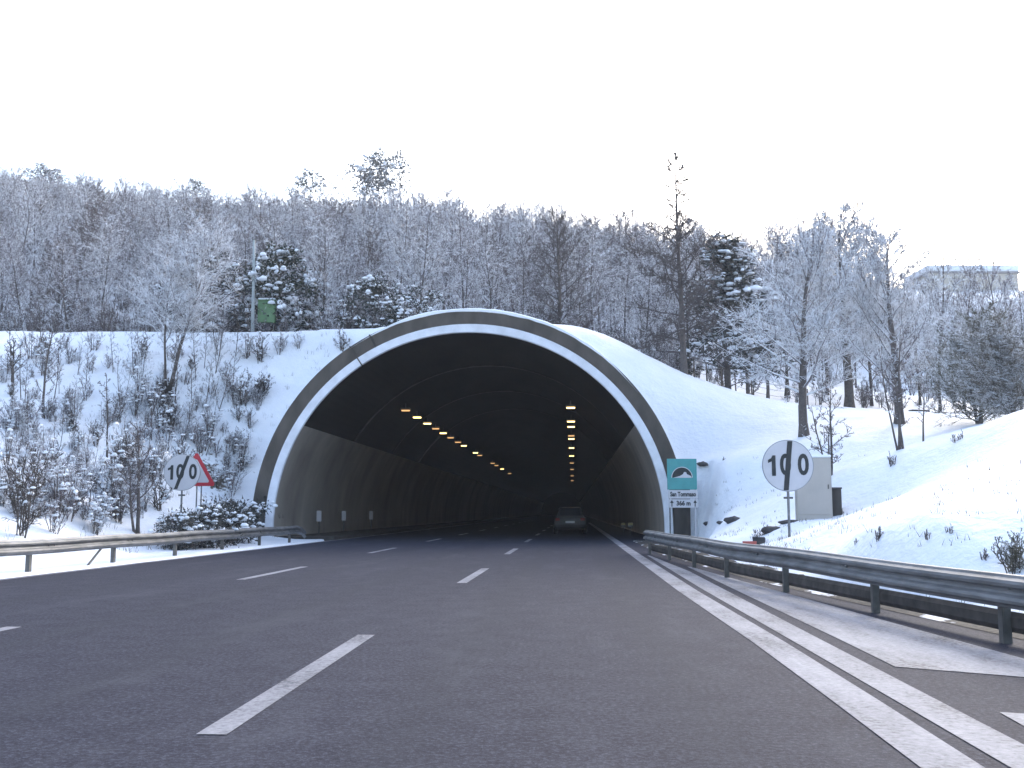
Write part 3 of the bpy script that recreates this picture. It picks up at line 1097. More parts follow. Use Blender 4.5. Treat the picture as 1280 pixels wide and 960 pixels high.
# ------------------------------------------------------------------ cabinet, boxes, stones
yc = 29.0
p0, p1 = P(997, 645, yc), P(1038, 572, yc)
cab = empty("utility_cabinet", ((p0.x + p1.x) / 2, yc, p0.z), R(-6), "tall beige utility cabinet in the snow behind the right 100 sign", "cabinet")
w, h_ = p1.x - p0.x, p1.z - p0.z
bm = bmesh.new(); add_box(bm, (0, 0.25, h_ / 2 - 0.1), (w, 0.5, h_ + 0.2), bevel=0.012); obj_bm("body", bm, M["beige"], cab)
bm = bmesh.new(); add_box(bm, (0, 0.25, -0.34), (w * 1.04, 0.54, 0.36), bevel=0.01); obj_bm("plinth", bm, M["concrete_dark"], cab)
bm = bmesh.new(); add_box(bm, (0, -0.008, h_ * 0.5), (w * 0.94, 0.016, h_ * 0.95), bevel=0.004); dd = obj_bm("door", bm, M["beige"], cab)
bm = bmesh.new(); add_box(bm, (w * 0.40, -0.025, h_ * 0.5), (0.03, 0.03, 0.12), bevel=0.006); obj_bm("handle", bm, M["galv_post"], dd)
bm = bmesh.new(); add_box(bm, (0, 0.25, h_ + 0.04), (w * 1.02, 0.5, 0.08), bevel=0.03); obj_bm("snow_cap", bm, M["snow"], cab)
q0, q1 = P(1038.5, 644, yc + 0.3), P(1051, 609, yc + 0.3)
bx = empty("concrete_box", ((q0.x + q1.x) / 2, yc + 0.4, q0.z - 0.05), R(-6), "low dark weathered box against the right side of beige cabinet", "box")
bm = bmesh.new(); add_box(bm, (0, 0.0, (q1.z - q0.z) / 2), (q1.x - q0.x, 0.5, q1.z - q0.z), bevel=0.02); obj_bm("body", bm, M["concrete_dark"], bx)
bm = bmesh.new(); add_box(bm, (0, 0.0, (q1.z - q0.z) + 0.02), ((q1.x - q0.x) * 1.1, 0.56, 0.05), bevel=0.012); obj_bm("lid", bm, M["rock"], bx)

# green cabinet and pale pole on the left crest
gp0, gp1 = P(322, 403, 57.5), P(344, 376, 57.5)
gb = empty("green_cabinet", ((gp0.x + gp1.x) / 2, 57.5, gp0.z - 0.3), R(5), "green metal cabinet among shrubs on the crest left of tunnel", "cabinet")
w, h_ = gp1.x - gp0.x, gp1.z - gp0.z
bm = bmesh.new(); add_box(bm, (0, 0.2, h_ / 2 + 0.3), (w, 0.4, h_), bevel=0.02); obj_bm("body", bm, M["green_box"], gb)
bm = bmesh.new(); add_box(bm, (0, 0.2, h_ + 0.34), (w * 1.08, 0.5, 0.06), bevel=0.015); rfc = obj_bm("lid", bm, M["green_box"], gb)
bm = bmesh.new(); add_box(bm, (0, 0.2, h_ + 0.42), (w * 1.0, 0.46, 0.1), bevel=0.04); obj_bm("snow_cap", bm, M["snow"], rfc)
bm = bmesh.new(); add_box(bm, (0, -0.008, h_ / 2 + 0.3), (w * 0.86, 0.016, h_ * 0.86), bevel=0.004); obj_bm("door", bm, M["green_box"], gb)
for sx_ in (-1, 1):
    bm = bmesh.new(); add_box(bm, (sx_ * w * 0.4, 0.2, -0.1), (0.08, 0.08, 0.8)); obj_bm("leg", bm, M["galv_post"], gb)
pb, pt = P(316, 409, 57.0), P(313, 300, 57.0)
pz = hz(pb.x, 57.0)
po = empty("utility_pole", (pb.x, 57.0, pz), 0, "pale grey slender pole beside the green cabinet", "pole")
bm = bmesh.new(); add_tube(bm, [(0, 0, -0.4), (-0.03, 0, (pt.z - pz) * 0.5), (-0.08, 0, pt.z - pz)], [0.11, 0.09, 0.07], 12); obj_bm("mast", bm, M["pole"], po, smooth=True)
bm = bmesh.new(); add_tube(bm, [(-0.08, 0, pt.z - pz), (-0.08, 0, pt.z - pz + 0.05)], [0.085, 0.04], 12); obj_bm("cap", bm, M["galv_post"], po)

# small red and dark boxes lying by the right rail
for (px, py, s, mt, nm, lab, ct) in ((937, 683, 0.32, "red_box", "crate", "faded red plastic crate lying in snow behind right guardrail", "crate"),
                                     (949, 677, 0.3, "rock", "crate", "small dark crate beside the faded red one behind guardrail", "crate")):
    p = hit(px, py + 4)
    t = empty(nm, p, rng.uniform(-0.4, 0.4), lab, ct)
    bm = bmesh.new()
    add_box(bm, (0, 0, s * 0.28), (s, s * 0.7, s * 0.55), bevel=0.02)
    obj_bm("body", bm, M[mt], t)
    bm = bmesh.new()
    for z in (0.2, 0.56):
        add_box(bm, (0, -s * 0.36, s * z), (s * 1.04, 0.02, 0.035), bevel=0.005)
    obj_bm("rim", bm, M[mt], t)


def stone(px, py, w, lab, h=0.45):
    p = hit(px, py)
    bm = bmesh.new()
    bmesh.ops.create_icosphere(bm, subdivisions=3, radius=1.0)
    sd = rng.randint(0, 999)
    for v in bm.verts:
        n = 0.72 + 0.5 * float(vnoise(v.co.x * 2 + v.co.z, v.co.y * 2, 0.9, sd))
        v.co = Vector((v.co.x * w * n, v.co.y * w * 0.7 * n, v.co.z * w * h * n))
    o = obj_bm("stone", bm, M["rock"], None, smooth=True)
    o.location = p
    tag(o, lab, "stone", "dark stones in the snow right of the tunnel")


stone(918, 652, 0.33, "largest dark stone in snow between tunnel sign and right 100 sign")
stone(901, 654, 0.15, "small dark stone left of the largest one in snow")
stone(885, 656, 0.2, "dark stone in snow closest to the tunnel sign posts")
stone(880, 624, 0.25, "dark stone in snow just right of the white name plate", 0.4)
stone(965, 664, 0.26, "dark stone by the brown tuft left of the right 100 post")
stone(988, 653, 0.3, "flat dark stone behind the post of the right 100 sign", 0.25)

# fence along the right shoulder of the hill
fn = empty("wire_fence", (0, 0, 0), 0, "thin wire fence with stakes along the snowy shoulder right of dark tree", "fence")
stk = []
for px, py, Y in ((868, 470, 55), (884, 476, 56), (902, 482, 57), (920, 488, 58), (940, 494, 59), (960, 500, 60), (985, 505, 61), (1010, 508, 62)):
    p = P(px, py, Y)
    z = hz(p.x, p.y)
    bm = bmesh.new(); add_tube(bm, [(p.x, p.y, z - 0.2), (p.x + rng.uniform(-0.05, 0.05), p.y, z + 1.05)], [0.045, 0.035], 6)
    obj_bm("stake", bm, M["wood_post"], fn)
    stk.append(Vector((p.x, p.y, z)))
bm = bmesh.new()
for a, b in zip(stk, stk[1:]):
    for hh in (0.35, 0.7, 1.0):
        add_tube(bm, [a + Vector((0, 0, hh)), (a + b) / 2 + Vector((0, 0, hh - 0.04)), b + Vector((0, 0, hh))], 0.008, 4, cap=False)
obj_bm("wire", bm, M["galv_post"], fn)

# low dark field wall on the right
lw = empty("field_wall", (0, 0, 0), 0, "low dark stone wall along the field edge under the right trees", "wall")
bm = bmesh.new()
pp = [P(px, 517, 63.5 + i * 0.4) for i, px in enumerate((1138, 1160, 1182, 1204, 1226, 1250, 1290))]
for a, b in zip(pp, pp[1:]):
    za, zb = hz(a.x, a.y), hz(b.x, b.y)
    d = (b - a)
    add_box(bm, ((a.x + b.x) / 2, (a.y + b.y) / 2, (za + zb) / 2 - 0.05), (d.length * 0.99, 0.4, 0.5 + rng.uniform(-0.06, 0.06)), math.atan2(d.y, d.x), 0.03)
obj_bm("stonework", bm, M["rock"], lw)

# building on the right skyline
Yb = 125.0
b0, b1 = P(1160, 366, Yb), P(1274, 341, Yb)
bw, bh = b1.x - b0.x, b1.z - b0.z
bl = empty("farm_building", ((b0.x + b1.x) / 2, Yb, b0.z), R(4), "long low beige building on the right skyline behind frosted trees", "building")
bm = bmesh.new(); add_box(bm, (0, 3.5, bh / 2 - 0.8), (bw, 7, bh + 1.6)); obj_bm("wall", bm, M["plaster"], bl)
bm = bmesh.new(); add_box(bm, (0, 3.5, bh + 0.1), (bw + 0.5, 7.5, 0.2), bevel=0.03); rfo = obj_bm("roof", bm, M["roof"], bl)
bm = bmesh.new(); add_box(bm, (0, 3.5, bh + 0.6), (bw + 0.4, 7.4, 0.8), bevel=0.2); obj_bm("roof_snow", bm, M["snow"], rfo)


# ------------------------------------------------------------------ trees
def segs_mesh(name, segs, material, sides=3, extra=None):
    """many short tapering branches as one mesh"""
    S = np.array([(*a, *b, r0, r1) for a, b, r0, r1 in segs], float)
    p0, p1, r0, r1 = S[:, 0:3], S[:, 3:6], S[:, 6], S[:, 7]
    ax = p1 - p0
    ax /= np.maximum(np.linalg.norm(ax, axis=1, keepdims=True), 1e-6)
    up = np.tile(np.array([[0.02, 0.01, 1.0]]), (len(S), 1))
    u = np.cross(ax, up)
    u /= np.maximum(np.linalg.norm(u, axis=1, keepdims=True), 1e-6)
    w = np.cross(u, ax)
    n = len(S)
    V = np.zeros((n, 2, sides, 3))
    for k in range(sides):
        a = PI / 2 + 2 * PI * k / sides
        d = u * math.cos(a) + w * math.sin(a)
        V[:, 0, k] = p0 + d * r0[:, None]
        V[:, 1, k] = p1 + d * r1[:, None]
    V = V.reshape(-1, 3)
    base = np.arange(n) * 2 * sides
    Fq = []
    for k in range(sides):
        k2 = (k + 1) % sides
        Fq.append(np.stack([base + k, base + k2, base + sides + k2, base + sides + k], -1))
    Fq = np.concatenate(Fq)
    return raw_mesh(name, V, Fq, material)


def raw_mesh(name, V, Fq, material):
    me = bpy.data.meshes.new(name)
    k = Fq.shape[1]
    me.vertices.add(len(V))
    me.vertices.foreach_set("co", np.asarray(V, np.float32).ravel())
    me.loops.add(Fq.size)
    me.loops.foreach_set("vertex_index", Fq.ravel().astype(np.int32))
    me.polygons.add(len(Fq))
    me.polygons.foreach_set("loop_start", np.arange(0, Fq.size, k, dtype=np.int32))
    me.update(calc_edges=True)
    me.validate()
    me.materials.append(material)
    return me


def rv(r_, s=1.0):
    return Vector((r_.uniform(-s, s), r_.uniform(-s, s), r_.uniform(-s, s)))


def bare_tree(seed, Ht=9.0, spread=0.34, crown0=0.22, nprim=26, nsec=7, ntw=5, stems=1, lean=0.05, twig_r=0.011, r0=None, up=0.55, leader=0.0, droop=0.0, thin=1.0, fine=True, wob=0.06):
    """returns trunk segments and crown segments of a leafless tree standing at the origin"""
    r_ = random.Random(seed)
    tr, cr = [], []
    for s_ in range(stems):
        base_r = r0 if r0 else Ht * 0.0125
        base_r *= 1 if s_ == 0 else r_.uniform(0.5, 0.8)
        L = Ht * (1 if s_ == 0 else r_.uniform(0.6, 0.92))
        p = Vector((0, 0, -0.25)) + (rv(r_, 0.12 if stems > 1 else 0.0))
        p.z = -0.25
        d = Vector((r_.uniform(-1, 1) * lean, r_.uniform(-1, 1) * lean, 1)).normalized()
        if stems > 1:
            a = 2 * PI * s_ / stems + r_.uniform(-0.5, 0.5)
            k = r_.uniform(0.08, 0.30)
            d = Vector((math.cos(a) * k, math.sin(a) * k, 1)).normalized()
        pts = [p.copy()]
        nseg = 12
        for i in range(nseg):
            d = (d + rv(r_, wob) + Vector((0, 0, 0.05))).normalized()
            p = p + d * L / nseg
            pts.append(p.copy())
        for i in range(nseg):
            a, b = i / nseg, (i + 1) / nseg
            ra = base_r * (1 - a) ** 0.85 + 0.008
            rb = base_r * (1 - b) ** 0.85 + 0.008
            if i == 0:
                ra *= 1.35
            tr.append((pts[i], pts[i + 1], ra, rb))
        np_ = nprim if s_ == 0 else int(nprim * 0.6)
        for j in range(np_):
            t = crown0 + (0.97 - crown0) * (j + r_.random() * 0.8) / np_
            fi = t * nseg
            i = min(int(fi), nseg - 1)
            o = pts[i].lerp(pts[i + 1], fi - i)
            az = j * 2.399 + r_.uniform(-0.6, 0.6)
            shape = (1 - t) ** 0.65 * (1 if t > crown0 + 0.08 else 0.75)
            if leader and t > 1 - leader:
                shape *= 0.28
            ln = L * spread * (0.25 + 0.95 * shape) * r_.uniform(0.65, 1.2)
            e = up + r_.uniform(-0.25, 0.25) + 0.35 * t
            dd = Vector((math.cos(az), math.sin(az), e)).normalized()
            q = o.copy()
            br = thin * max(0.012, base_r * 0.36 * (1 - t) + 0.012)
            n1 = 5
            bp = [q.copy()]
            for k in range(n1):
                dd = (dd + rv(r_, 0.16) + Vector((0, 0, 0.07 - droop * (k + 1) / n1))).normalized()
                q = q + dd * ln / n1
                bp.append(q.copy())
                cr.append((bp[-2], bp[-1], br * (1 - k / n1) + 0.007 * thin, br * (1 - (k + 1) / n1) + 0.007 * thin))
            for k in range(nsec if not (leader and t > 1 - leader) else 6):
                f = 0.2 + 0.8 * (k + r_.random()) / nsec
                fi = min(f, 0.999) * n1
                i2 = int(fi)
                o2 = bp[i2].lerp(bp[i2 + 1], fi - i2)
                dir0 = (bp[i2 + 1] - bp[i2]).normalized()
                d2 = (dir0 * 0.65 + rv(r_, 0.8) + Vector((0, 0, 0.22 - droop * 0.8))).normalized()
                l2 = ln * r_.uniform(0.22, 0.46) * (1.15 - 0.5 * f)
                m1 = o2 + d2 * l2 * 0.5
                d2b = (d2 + rv(r_, 0.3) + Vector((0, 0, 0.08 - droop * 0.5))).normalized()
                m2 = m1 + d2b * l2 * 0.5
                cr.append((o2, m1, twig_r * 1.25, twig_r))
                cr.append((m1, m2, twig_r, twig_r * 0.7))
                for w_ in range(ntw):
                    g_ = r_.random()
                    o3 = o2.lerp(m1, g_ * 2) if g_ < 0.5 else m1.lerp(m2, g_ * 2 - 1)
                    d3 = (d2b * 0.6 + rv(r_, 0.9) + Vector((0, 0, 0.15 - droop * 0.6))).normalized()
                    l3 = l2 * r_.uniform(0.25, 0.6)
                    e3 = o3 + d3 * l3
                    cr.append((o3, e3, twig_r * 0.85, twig_r * 0.5))
                    if fine:
                        o4 = o3.lerp(e3, r_.uniform(0.3, 0.7))
                        d4 = (d3 * 0.7 + rv(r_, 0.9) + Vector((0, 0, 0.1 - droop * 0.5))).normalized()
                        cr.append((o4, o4 + d4 * l3 * 0.6, twig_r * 0.7, twig_r * 0.45))
    return tr, cr


def tree_thing(name, gen, tw, trunk_mat="trunk", crown_name="crown"):
    tr, cr = gen
    root = empty(name)
    link(bpy.data.objects.new("trunk", segs_mesh("trunk", tr, M[trunk_mat], 7)), root)
    link(bpy.data.objects.new(crown_name, segs_mesh(crown_name, cr, M[tw], 3)), root)
    return root


def leaf_cards(r_, c, rad_, n, size, sq=0.75):
    V, Fq = [], []
    for _ in range(n):
        d = Vector((r_.gauss(0, 1), r_.gauss(0, 1), r_.gauss(0, 1) * sq)).normalized()
        p = c + d * rad_ * r_.uniform(0.35, 1.05)
        a = (d + rv(r_, 0.7)).normalized()
        b = a.cross(rv(r_, 1)).normalized()
        L, w_ = size * r_.uniform(0.7, 1.4), size * 0.28
        i = len(V)
        V += [p - b * w_, p + a * L * 0.5 - b * w_ * 0.2 , p + a * L, p + b * w_]
        Fq.append((i, i + 1, i + 2, i + 3))
    return V, Fq


def blob(r_, c, sx, sy, sz, seg=8, ring=5):
    """a lump of snow: rounded on top, flat below"""
    V, Fq = [], []
    sd = r_.randint(0, 9999)
    rows = []
    for i in range(ring + 1):
        th = PI * i / ring
        row = []
        for k in range(seg):
            ph = 2 * PI * k / seg
            n = 0.75 + 0.5 * float(vnoise(k * 1.7 + sd, i * 1.3, 1.0, 3))
            z = math.cos(th)
            z = z if z > 0 else z * 0.35
            row.append(len(V))
            V.append(Vector((c.x + sx * math.sin(th) * math.cos(ph) * n, c.y + sy * math.sin(th) * math.sin(ph) * n, c.z + sz * z * n)))
        rows.append(row)
    for a, b in zip(rows, rows[1:]):
        for k in range(seg):
            Fq.append((a[k], a[(k + 1) % seg], b[(k + 1) % seg], b[k]))
    return V, Fq


def evergreen(name, seed, Ht, rad_, nclump, leaf=0.16, per=60, crown0=0.08, snow=0.75, shape="ovoid", needle="needle", clump=0.38, top_r=0.25):
    r_ = random.Random(seed)
    root = empty(name)
    tr = []
    pts = [Vector((r_.uniform(-0.1, 0.1) * i * 0.4, r_.uniform(-0.1, 0.1) * i * 0.4, -0.25 + (Ht * 0.95 + 0.25) * i / 8)) for i in range(9)]
    for i in range(8):
        tr.append((pts[i], pts[i + 1], Ht * 0.016 * (1 - i / 8.4) + 0.01, Ht * 0.016 * (1 - (i + 1) / 8.4) + 0.01))
    V, Fq, SV, SF = [], [], [], []
    for j in range(nclump):
        t = (j + r_.random()) / nclump
        if shape == "cone":
            zz = crown0 + (1 - crown0) * t
            prof = (1 - t) ** 0.8 * 0.95 + 0.05
        elif shape == "pine":
            zz = crown0 + (1 - crown0) * t
            prof = math.sin(PI * min(1, 0.25 + 0.72 * t)) * r_.uniform(0.6, 1.1)
        else:
            zz = crown0 + (1 - crown0) * t
            prof = math.sin(PI * (0.12 + 0.83 * t)) ** 0.7
        az = r_.uniform(0, 2 * PI)
        rr = rad_ * prof * math.sqrt(r_.uniform(0.12, 1.0))
        c = Vector((math.cos(az) * rr, math.sin(az) * rr, Ht * zz + r_.uniform(-0.2, 0.2)))
        if t < 0.95:
            i = min(int(zz * 8 * 0.9), 7)
            tr.append((pts[i].lerp(pts[i + 1], 0.5), c, 0.03, 0.012))
        cs = clump * r_.uniform(0.7, 1.35) * (0.7 + 0.5 * prof)
        v, f = leaf_cards(r_, c, cs, per, leaf)
        o = len(V)
        V += v
        Fq += [tuple(k + o for k in q) for q in f]
        if r_.random() < snow:
            for _ in range(r_.choice((3, 4, 5, 6))):
                off = Vector((r_.uniform(-1, 1) * cs * 0.85, r_.uniform(-1, 1) * cs * 0.85, cs * r_.uniform(0.0, 0.7)))
                out = Vector((math.cos(az), math.sin(az), 0))
                v, f = blob(r_, c + off + out * cs * 0.2, cs * r_.uniform(0.12, 0.36), cs * r_.uniform(0.12, 0.36), cs * r_.uniform(0.1, 0.24))
                o = len(SV)
                SV += v
                SF += [tuple(k + o for k in q) for q in f]
    link(bpy.data.objects.new("trunk", segs_mesh("trunk", tr, M["trunk"], 6)), root)
    link(bpy.data.objects.new("crown", raw_mesh("crown", np.array([tuple(v) for v in V]), np.array(Fq), M[needle])), root)
    if SV:
        me = raw_mesh("snow_load", np.array([tuple(v) for v in SV]), np.array(SF), M["snow"])
        me.polygons.foreach_set("use_smooth", [True] * len(me.polygons))
        link(bpy.data.objects.new("snow_load", me), root)["kind"] = "stuff"
    return root


def shrub_thing(name, seed, Ht, stems, tw, spread=0.5, nprim=9, nsec=5, ntw=4, twig_r=0.009, snow=0, up=0.9):
    gen = bare_tree(seed, Ht, spread, 0.15, nprim, nsec, ntw, stems, twig_r=twig_r, r0=0.007 + Ht * 0.005, up=up, thin=0.5)
    root = tree_thing(name, gen, tw, "trunk", "branches")
    if snow:
        r_ = random.Random(seed + 5)
        SV, SF = [], []
        for _ in range(snow):
            s = r_.choice(gen[1])
            c = s[0].lerp(s[1], 0.5)
            v, f = blob(r_, c, r_.uniform(0.04, 0.12), r_.uniform(0.04, 0.11), r_.uniform(0.03, 0.08))
            o = len(SV)
            SV += v
            SF += [tuple(k + o for k in q) for q in f]
        me = raw_mesh("snow_load", np.array([tuple(v) for v in SV]), np.array(SF), M["snow"])
        me.polygons.foreach_set("use_smooth", [True] * len(me.polygons))
        link(bpy.data.objects.new("snow_load", me), root)["kind"] = "stuff"
    return root


PROTO_USED = set()


def put(proto, loc, scale, rz, label, cat, group=None, sz=None):
    o = proto if proto.name not in PROTO_USED else copy_tree(proto)
    PROTO_USED.add(proto.name)
    o.location = loc
    s = scale
    o.scale = (s, s, sz if sz else s)
    o.rotation_euler = (0, 0, rz)
    for k in ("label", "category", "group"):
        if k in o:
            del o[k]
    return tag(o, label, cat, group)


# --- prototypes of the wood's trees (9 m high)
woods = [
    tree_thing("bare_tree", bare_tree(11, 9, 0.36, 0.16, 30, 10, 7, r0=0.085, twig_r=0.012), "twig_frost"),
    tree_thing("bare_tree", bare_tree(12, 9, 0.31, 0.22, 30, 9, 7, lean=0.1, r0=0.08, twig_r=0.012), "twig_bare"),
    tree_thing("bare_tree", bare_tree(13, 9, 0.38, 0.14, 26, 9, 7, stems=2, r0=0.075, twig_r=0.012), "twig_lilac"),
    tree_thing("bare_tree", bare_tree(14, 9, 0.28, 0.2, 32, 9, 7, r0=0.08, twig_r=0.012), "twig_frost"),
    tree_thing("bare_tree", bare_tree(15, 9, 0.37, 0.10, 32, 9, 7, lean=0.12, r0=0.08, twig_r=0.012), "twig_lilac"),
    tree_thing("bare_tree", bare_tree(16, 9, 0.33, 0.15, 30, 9, 7, up=0.8, r0=0.085, twig_r=0.012), "twig_frost"),
]
KIND = ["frosted bare tree with a spreading crown", "slim brown leafless tree", "two stemmed leafless tree with lilac brown twigs",
        "tall narrow frosted bare tree", "wide leafless tree branching from low down", "frosted leafless tree with steep branches"]

# --- trees of their own, standing where the photograph shows them
special = []       # (x, y, clearance) kept free of the general wood


def at(px, py, Y=None):
    if Y is None:
        p = hit(px, py)
    else:
        p = P(px, py, Y)
        p.z = hz(p.x, p.y)
    return p


def size_for(p, px, top):
    """height a thing standing at p needs to reach row `top` of the view"""
    return P(px, top, p.y).z - p.z


def plant_one(proto, base_h, px, py, top, label, cat="tree", Y=None, rz=0.0, group=None, wide=1.0, clear=2.5):
    p = at(px, py, Y)
    s = size_for(p, px, top) / base_h
    special.append((p.x, p.y, clear))
    o = put(proto, p, s * wide, rz, label, cat, group, sz=s)
    return o


# right side
plant_one(tree_thing("bare_tree", bare_tree(31, 12, 0.27, 0.08, 46, 12, 9, leader=0.42, r0=0.17, up=0.25, droop=0.12, lean=0.0, wob=0.012, twig_r=0.016), "twig_dark"), 12, 855, 465, 182,
          "tall dark tree with a long bare leader rising above skyline", Y=54.5)
plant_one(evergreen("evergreen_tree", 32, 7, 2.0, 80, 0.2, 50, 0.12, 1.0, "cone", clump=0.5), 7, 910, 470, 300,
          "dark evergreen loaded with snow right of the tall bare leader", Y=61, wide=1.45)
plant_one(tree_thing("bare_tree", bare_tree(33, 9, 0.40, 0.20, 46, 13, 9, r0=0.19, droop=0.08, twig_r=0.012), "twig_rime"), 9, 1005, 545, 272,
          "large frosted tree with thick dark trunk above the right 100 sign", rz=0.4)
plant_one(tree_thing("bare_tree", bare_tree(34, 8, 0.42, 0.22, 46, 13, 9, r0=0.19, droop=0.12, twig_r=0.013), "twig_rime"), 8, 1062, 506, 262,
          "pale snow whitened tree between two broad frosted trees", Y=66)
plant_one(tree_thing("bare_tree", bare_tree(35, 9, 0.40, 0.18, 46, 13, 9, r0=0.21, droop=0.06, twig_r=0.012), "twig_rime"), 9, 1124, 530, 284,
          "broad frosted tree with ivy dark trunk behind forked stems", rz=1.1)
plant_one(tree_thing("bare_tree", bare_tree(36, 5, 0.26, 0.3, 14, 5, 4, stems=3, r0=0.06, thin=0.55), "twig_bare"), 5, 1127, 562, 400,
          "slender forked tree of three stems on the right snow bank", rz=0.3)
plant_one(tree_thing("bare_tree", bare_tree(37, 3.4, 0.28, 0.25, 12, 5, 4, stems=3, r0=0.045, thin=0.55), "twig_bare"), 3.4, 1034, 600, 470,
          "thin multi stemmed sapling just behind the beige cabinet", rz=0.9)
plant_one(tree_thing("bare_tree", bare_tree(38, 3.0, 0.25, 0.35, 10, 4, 4, r0=0.04, thin=0.55), "twig_bare"), 3.0, 1154, 552, 470,
          "single thin sapling leaning right of forked stems", rz=2.0)
plant_one(tree_thing("bare_tree", bare_tree(39, 7, 0.38, 0.03, 46, 13, 9, stems=3, r0=0.08), "twig_olive"), 7, 1226, 530, 385,
          "dense olive brown bushy tree at the field wall", rz=0.2, wide=1.6)
plant_one(tree_thing("bare_tree", bare_tree(40, 7, 0.36, 0.03, 46, 13, 9, stems=3, r0=0.08), "twig_olive"), 7, 1272, 522, 395,
          "dense olive brown bush at far right edge of bank", Y=36, rz=1.2, wide=1.6)
for i, (px, Y, top, k) in enumerate(((1175, 66, 295, 3), (1205, 70, 325, 0), (1245, 68, 330, 4), (1285, 67, 345, 2), (1090, 70, 300, 0), (1150, 72, 330, 5),
                                     (960, 66, 292, 0), (935, 70, 300, 3), (985, 72, 285, 2), (1035, 74, 272, 0), (1060, 80, 285, 3), (1120, 82, 300, 4))):
    plant_one(woods[k], 9, px, 510, top, ("narrow frosted tree rising left of the skyline building", "frosted tree in front of skyline building's left end",
              "wide bare tree in front of skyline building's middle", "two stemmed bare tree in front of building's right end",
              "frosted tree between broad frosted tree and pale snow whitened tree", "steep branched bare tree behind the broad frosted tree",
              "frosted tree between dark evergreen and large frosted tree", "narrow frosted tree right behind the dark evergreen",
              "two stemmed tree behind the large frosted tree", "frosted tree peeping over between large frosted and snow whitened trees",
              "narrow frosted tree behind the pale snow whitened tree", "wide bare tree behind the broad frosted tree")[i], "tree", Y=Y, rz=i * 1.3, clear=3)
for i, px in enumerate((1160, 1174, 1192, 1210, 1228, 1247, 1262, 1280)):
    plant_one(woods[(0, 3, 5)[i % 3]], 9, px, 400, 352 + 9 * (i % 3), "slight frosted tree in the row veiling the skyline building", "tree", Y=104 + 2.5 * (i % 2), rz=i * 0.9,
              group="slight frosted trees before the skyline building", wide=1.2)
# centre
plant_one(tree_thing("bare_tree", bare_tree(41, 9, 0.30, 0.10, 36, 11, 8, r0=0.14), "twig_dark"), 9, 697, 408, 258,
          "dark forked bare tree right above the tunnel crown", Y=58, rz=0.5)
# left
plant_one(evergreen("evergreen_bush", 42, 4, 1.9, 60, 0.17, 70, 0.05, 1.0, "ovoid", clump=0.5), 4, 352, 411, 318,
          "round dark evergreen with white snow clumps beside green cabinet", Y=59.3, clear=4)
plant_one(evergreen("evergreen_bush", 43, 4, 2.2, 60, 0.17, 70, 0.03, 0.95, "ovoid", clump=0.42), 4, 270, 411, 322,
          "wide dark snowy evergreen left of the pale pole", Y=59.3, wide=1.1, clear=4)
plant_one(evergreen("evergreen_bush", 44, 3, 2.0, 50, 0.15, 70, 0.03, 1.0, "ovoid", clump=0.38), 3, 468, 410, 352,
          "low snow capped evergreen bush near the tunnel's left shoulder", Y=58.3, clear=4)
plant_one(evergreen("evergreen_bush", 45, 3, 1.6, 34, 0.15, 60, 0.03, 1.0, "ovoid", clump=0.36), 3, 524, 408, 362,
          "small snow capped evergreen bush just left of arch top", Y=58, clear=3)
plant_one(tree_thing("bare_tree", bare_tree(46, 9, 0.38, 0.30, 40, 12, 8, stems=2, r0=0.10), "twig_rime"), 9, 208, 490, 275,
          "large forked frosted tree rooted halfway up the left bank", rz=0.1)
plant_one(woods[3], 9, 405, 409, 262, "tall snow whitened tree between green cabinet and tunnel crown", Y=60, rz=2.2)
plant_one(tree_thing("bare_tree", bare_tree(47, 6, 0.22, 0.2, 16, 5, 4, r0=0.07, thin=0.55), "twig_bare"), 6, 54, 522, 385, "slim dark stemmed tree on the left bank reaching over crest", rz=0.7)
plant_one(tree_thing("bare_tree", bare_tree(48, 3, 0.36, 0.45, 12, 6, 4, r0=0.06), "twig_dark"), 3, 14, 496, 420, "small dark flat topped tree by left edge of bank", rz=0.2)
plant_one(tree_thing("bare_tree", bare_tree(49, 4, 0.22, 0.3, 14, 5, 4, r0=0.045, lean=0.3, thin=0.55), "twig_bare"), 4, 134, 572, 460, "leaning thin sapling in the middle of left bank", rz=2.8)
plant_one(tree_thing("bare_tree", bare_tree(50, 5, 0.32, 0.3, 18, 6, 5, r0=0.085, stems=2), "twig_bare"), 5, 171, 665, 520, "stout bare sapling behind left guardrail left of 100 sign", rz=0.7)
plant_one(shrub_thing("snowy_bush", 51, 1.6, 6, "twig_frost", 0.6, 10, 6, 4, snow=80), 1.6, 119, 668, 612, "arching bush heaped with snow behind left guardrail", "bush", clear=1)
plant_one(shrub_thing("bare_bush", 52, 2.4, 6, "twig_dark", 0.45, 10, 6, 4, snow=16), 2.4, 26, 672, 552, "tall brown bush with dark twigs at far left guardrail", "bush", clear=1)
plant_one(shrub_thing("bare_bush", 53, 1.2, 8, "twig_dark", 0.6, 10, 6, 4, snow=12), 1.2, 205, 510, 468, "dark brown bush clump at foot of the forked frosted tree", "bush", clear=1)
plant_one(shrub_thing("bare_bush", 54, 1.2, 7, "twig_dark", 0.7, 9, 6, 4, snow=8), 1.2, 326, 500, 466, "sprawling brown bush on snow left of the arch", "bush", clear=1)
plant_one(shrub_thing("bare_bush", 55, 1.2, 7, "twig_dark", 0.5, 9, 6, 4, snow=8), 1.2, 90, 538, 508, "reddish brown bush clump amid left bank saplings", "bush", clear=1)
plant_one(shrub_thing("bare_bush", 56, 1.2, 6, "twig_dark", 0.5, 9, 6, 4), 1.2, 238, 462, 440, "small dark bush right of the forked frosted tree", "bush", clear=1)
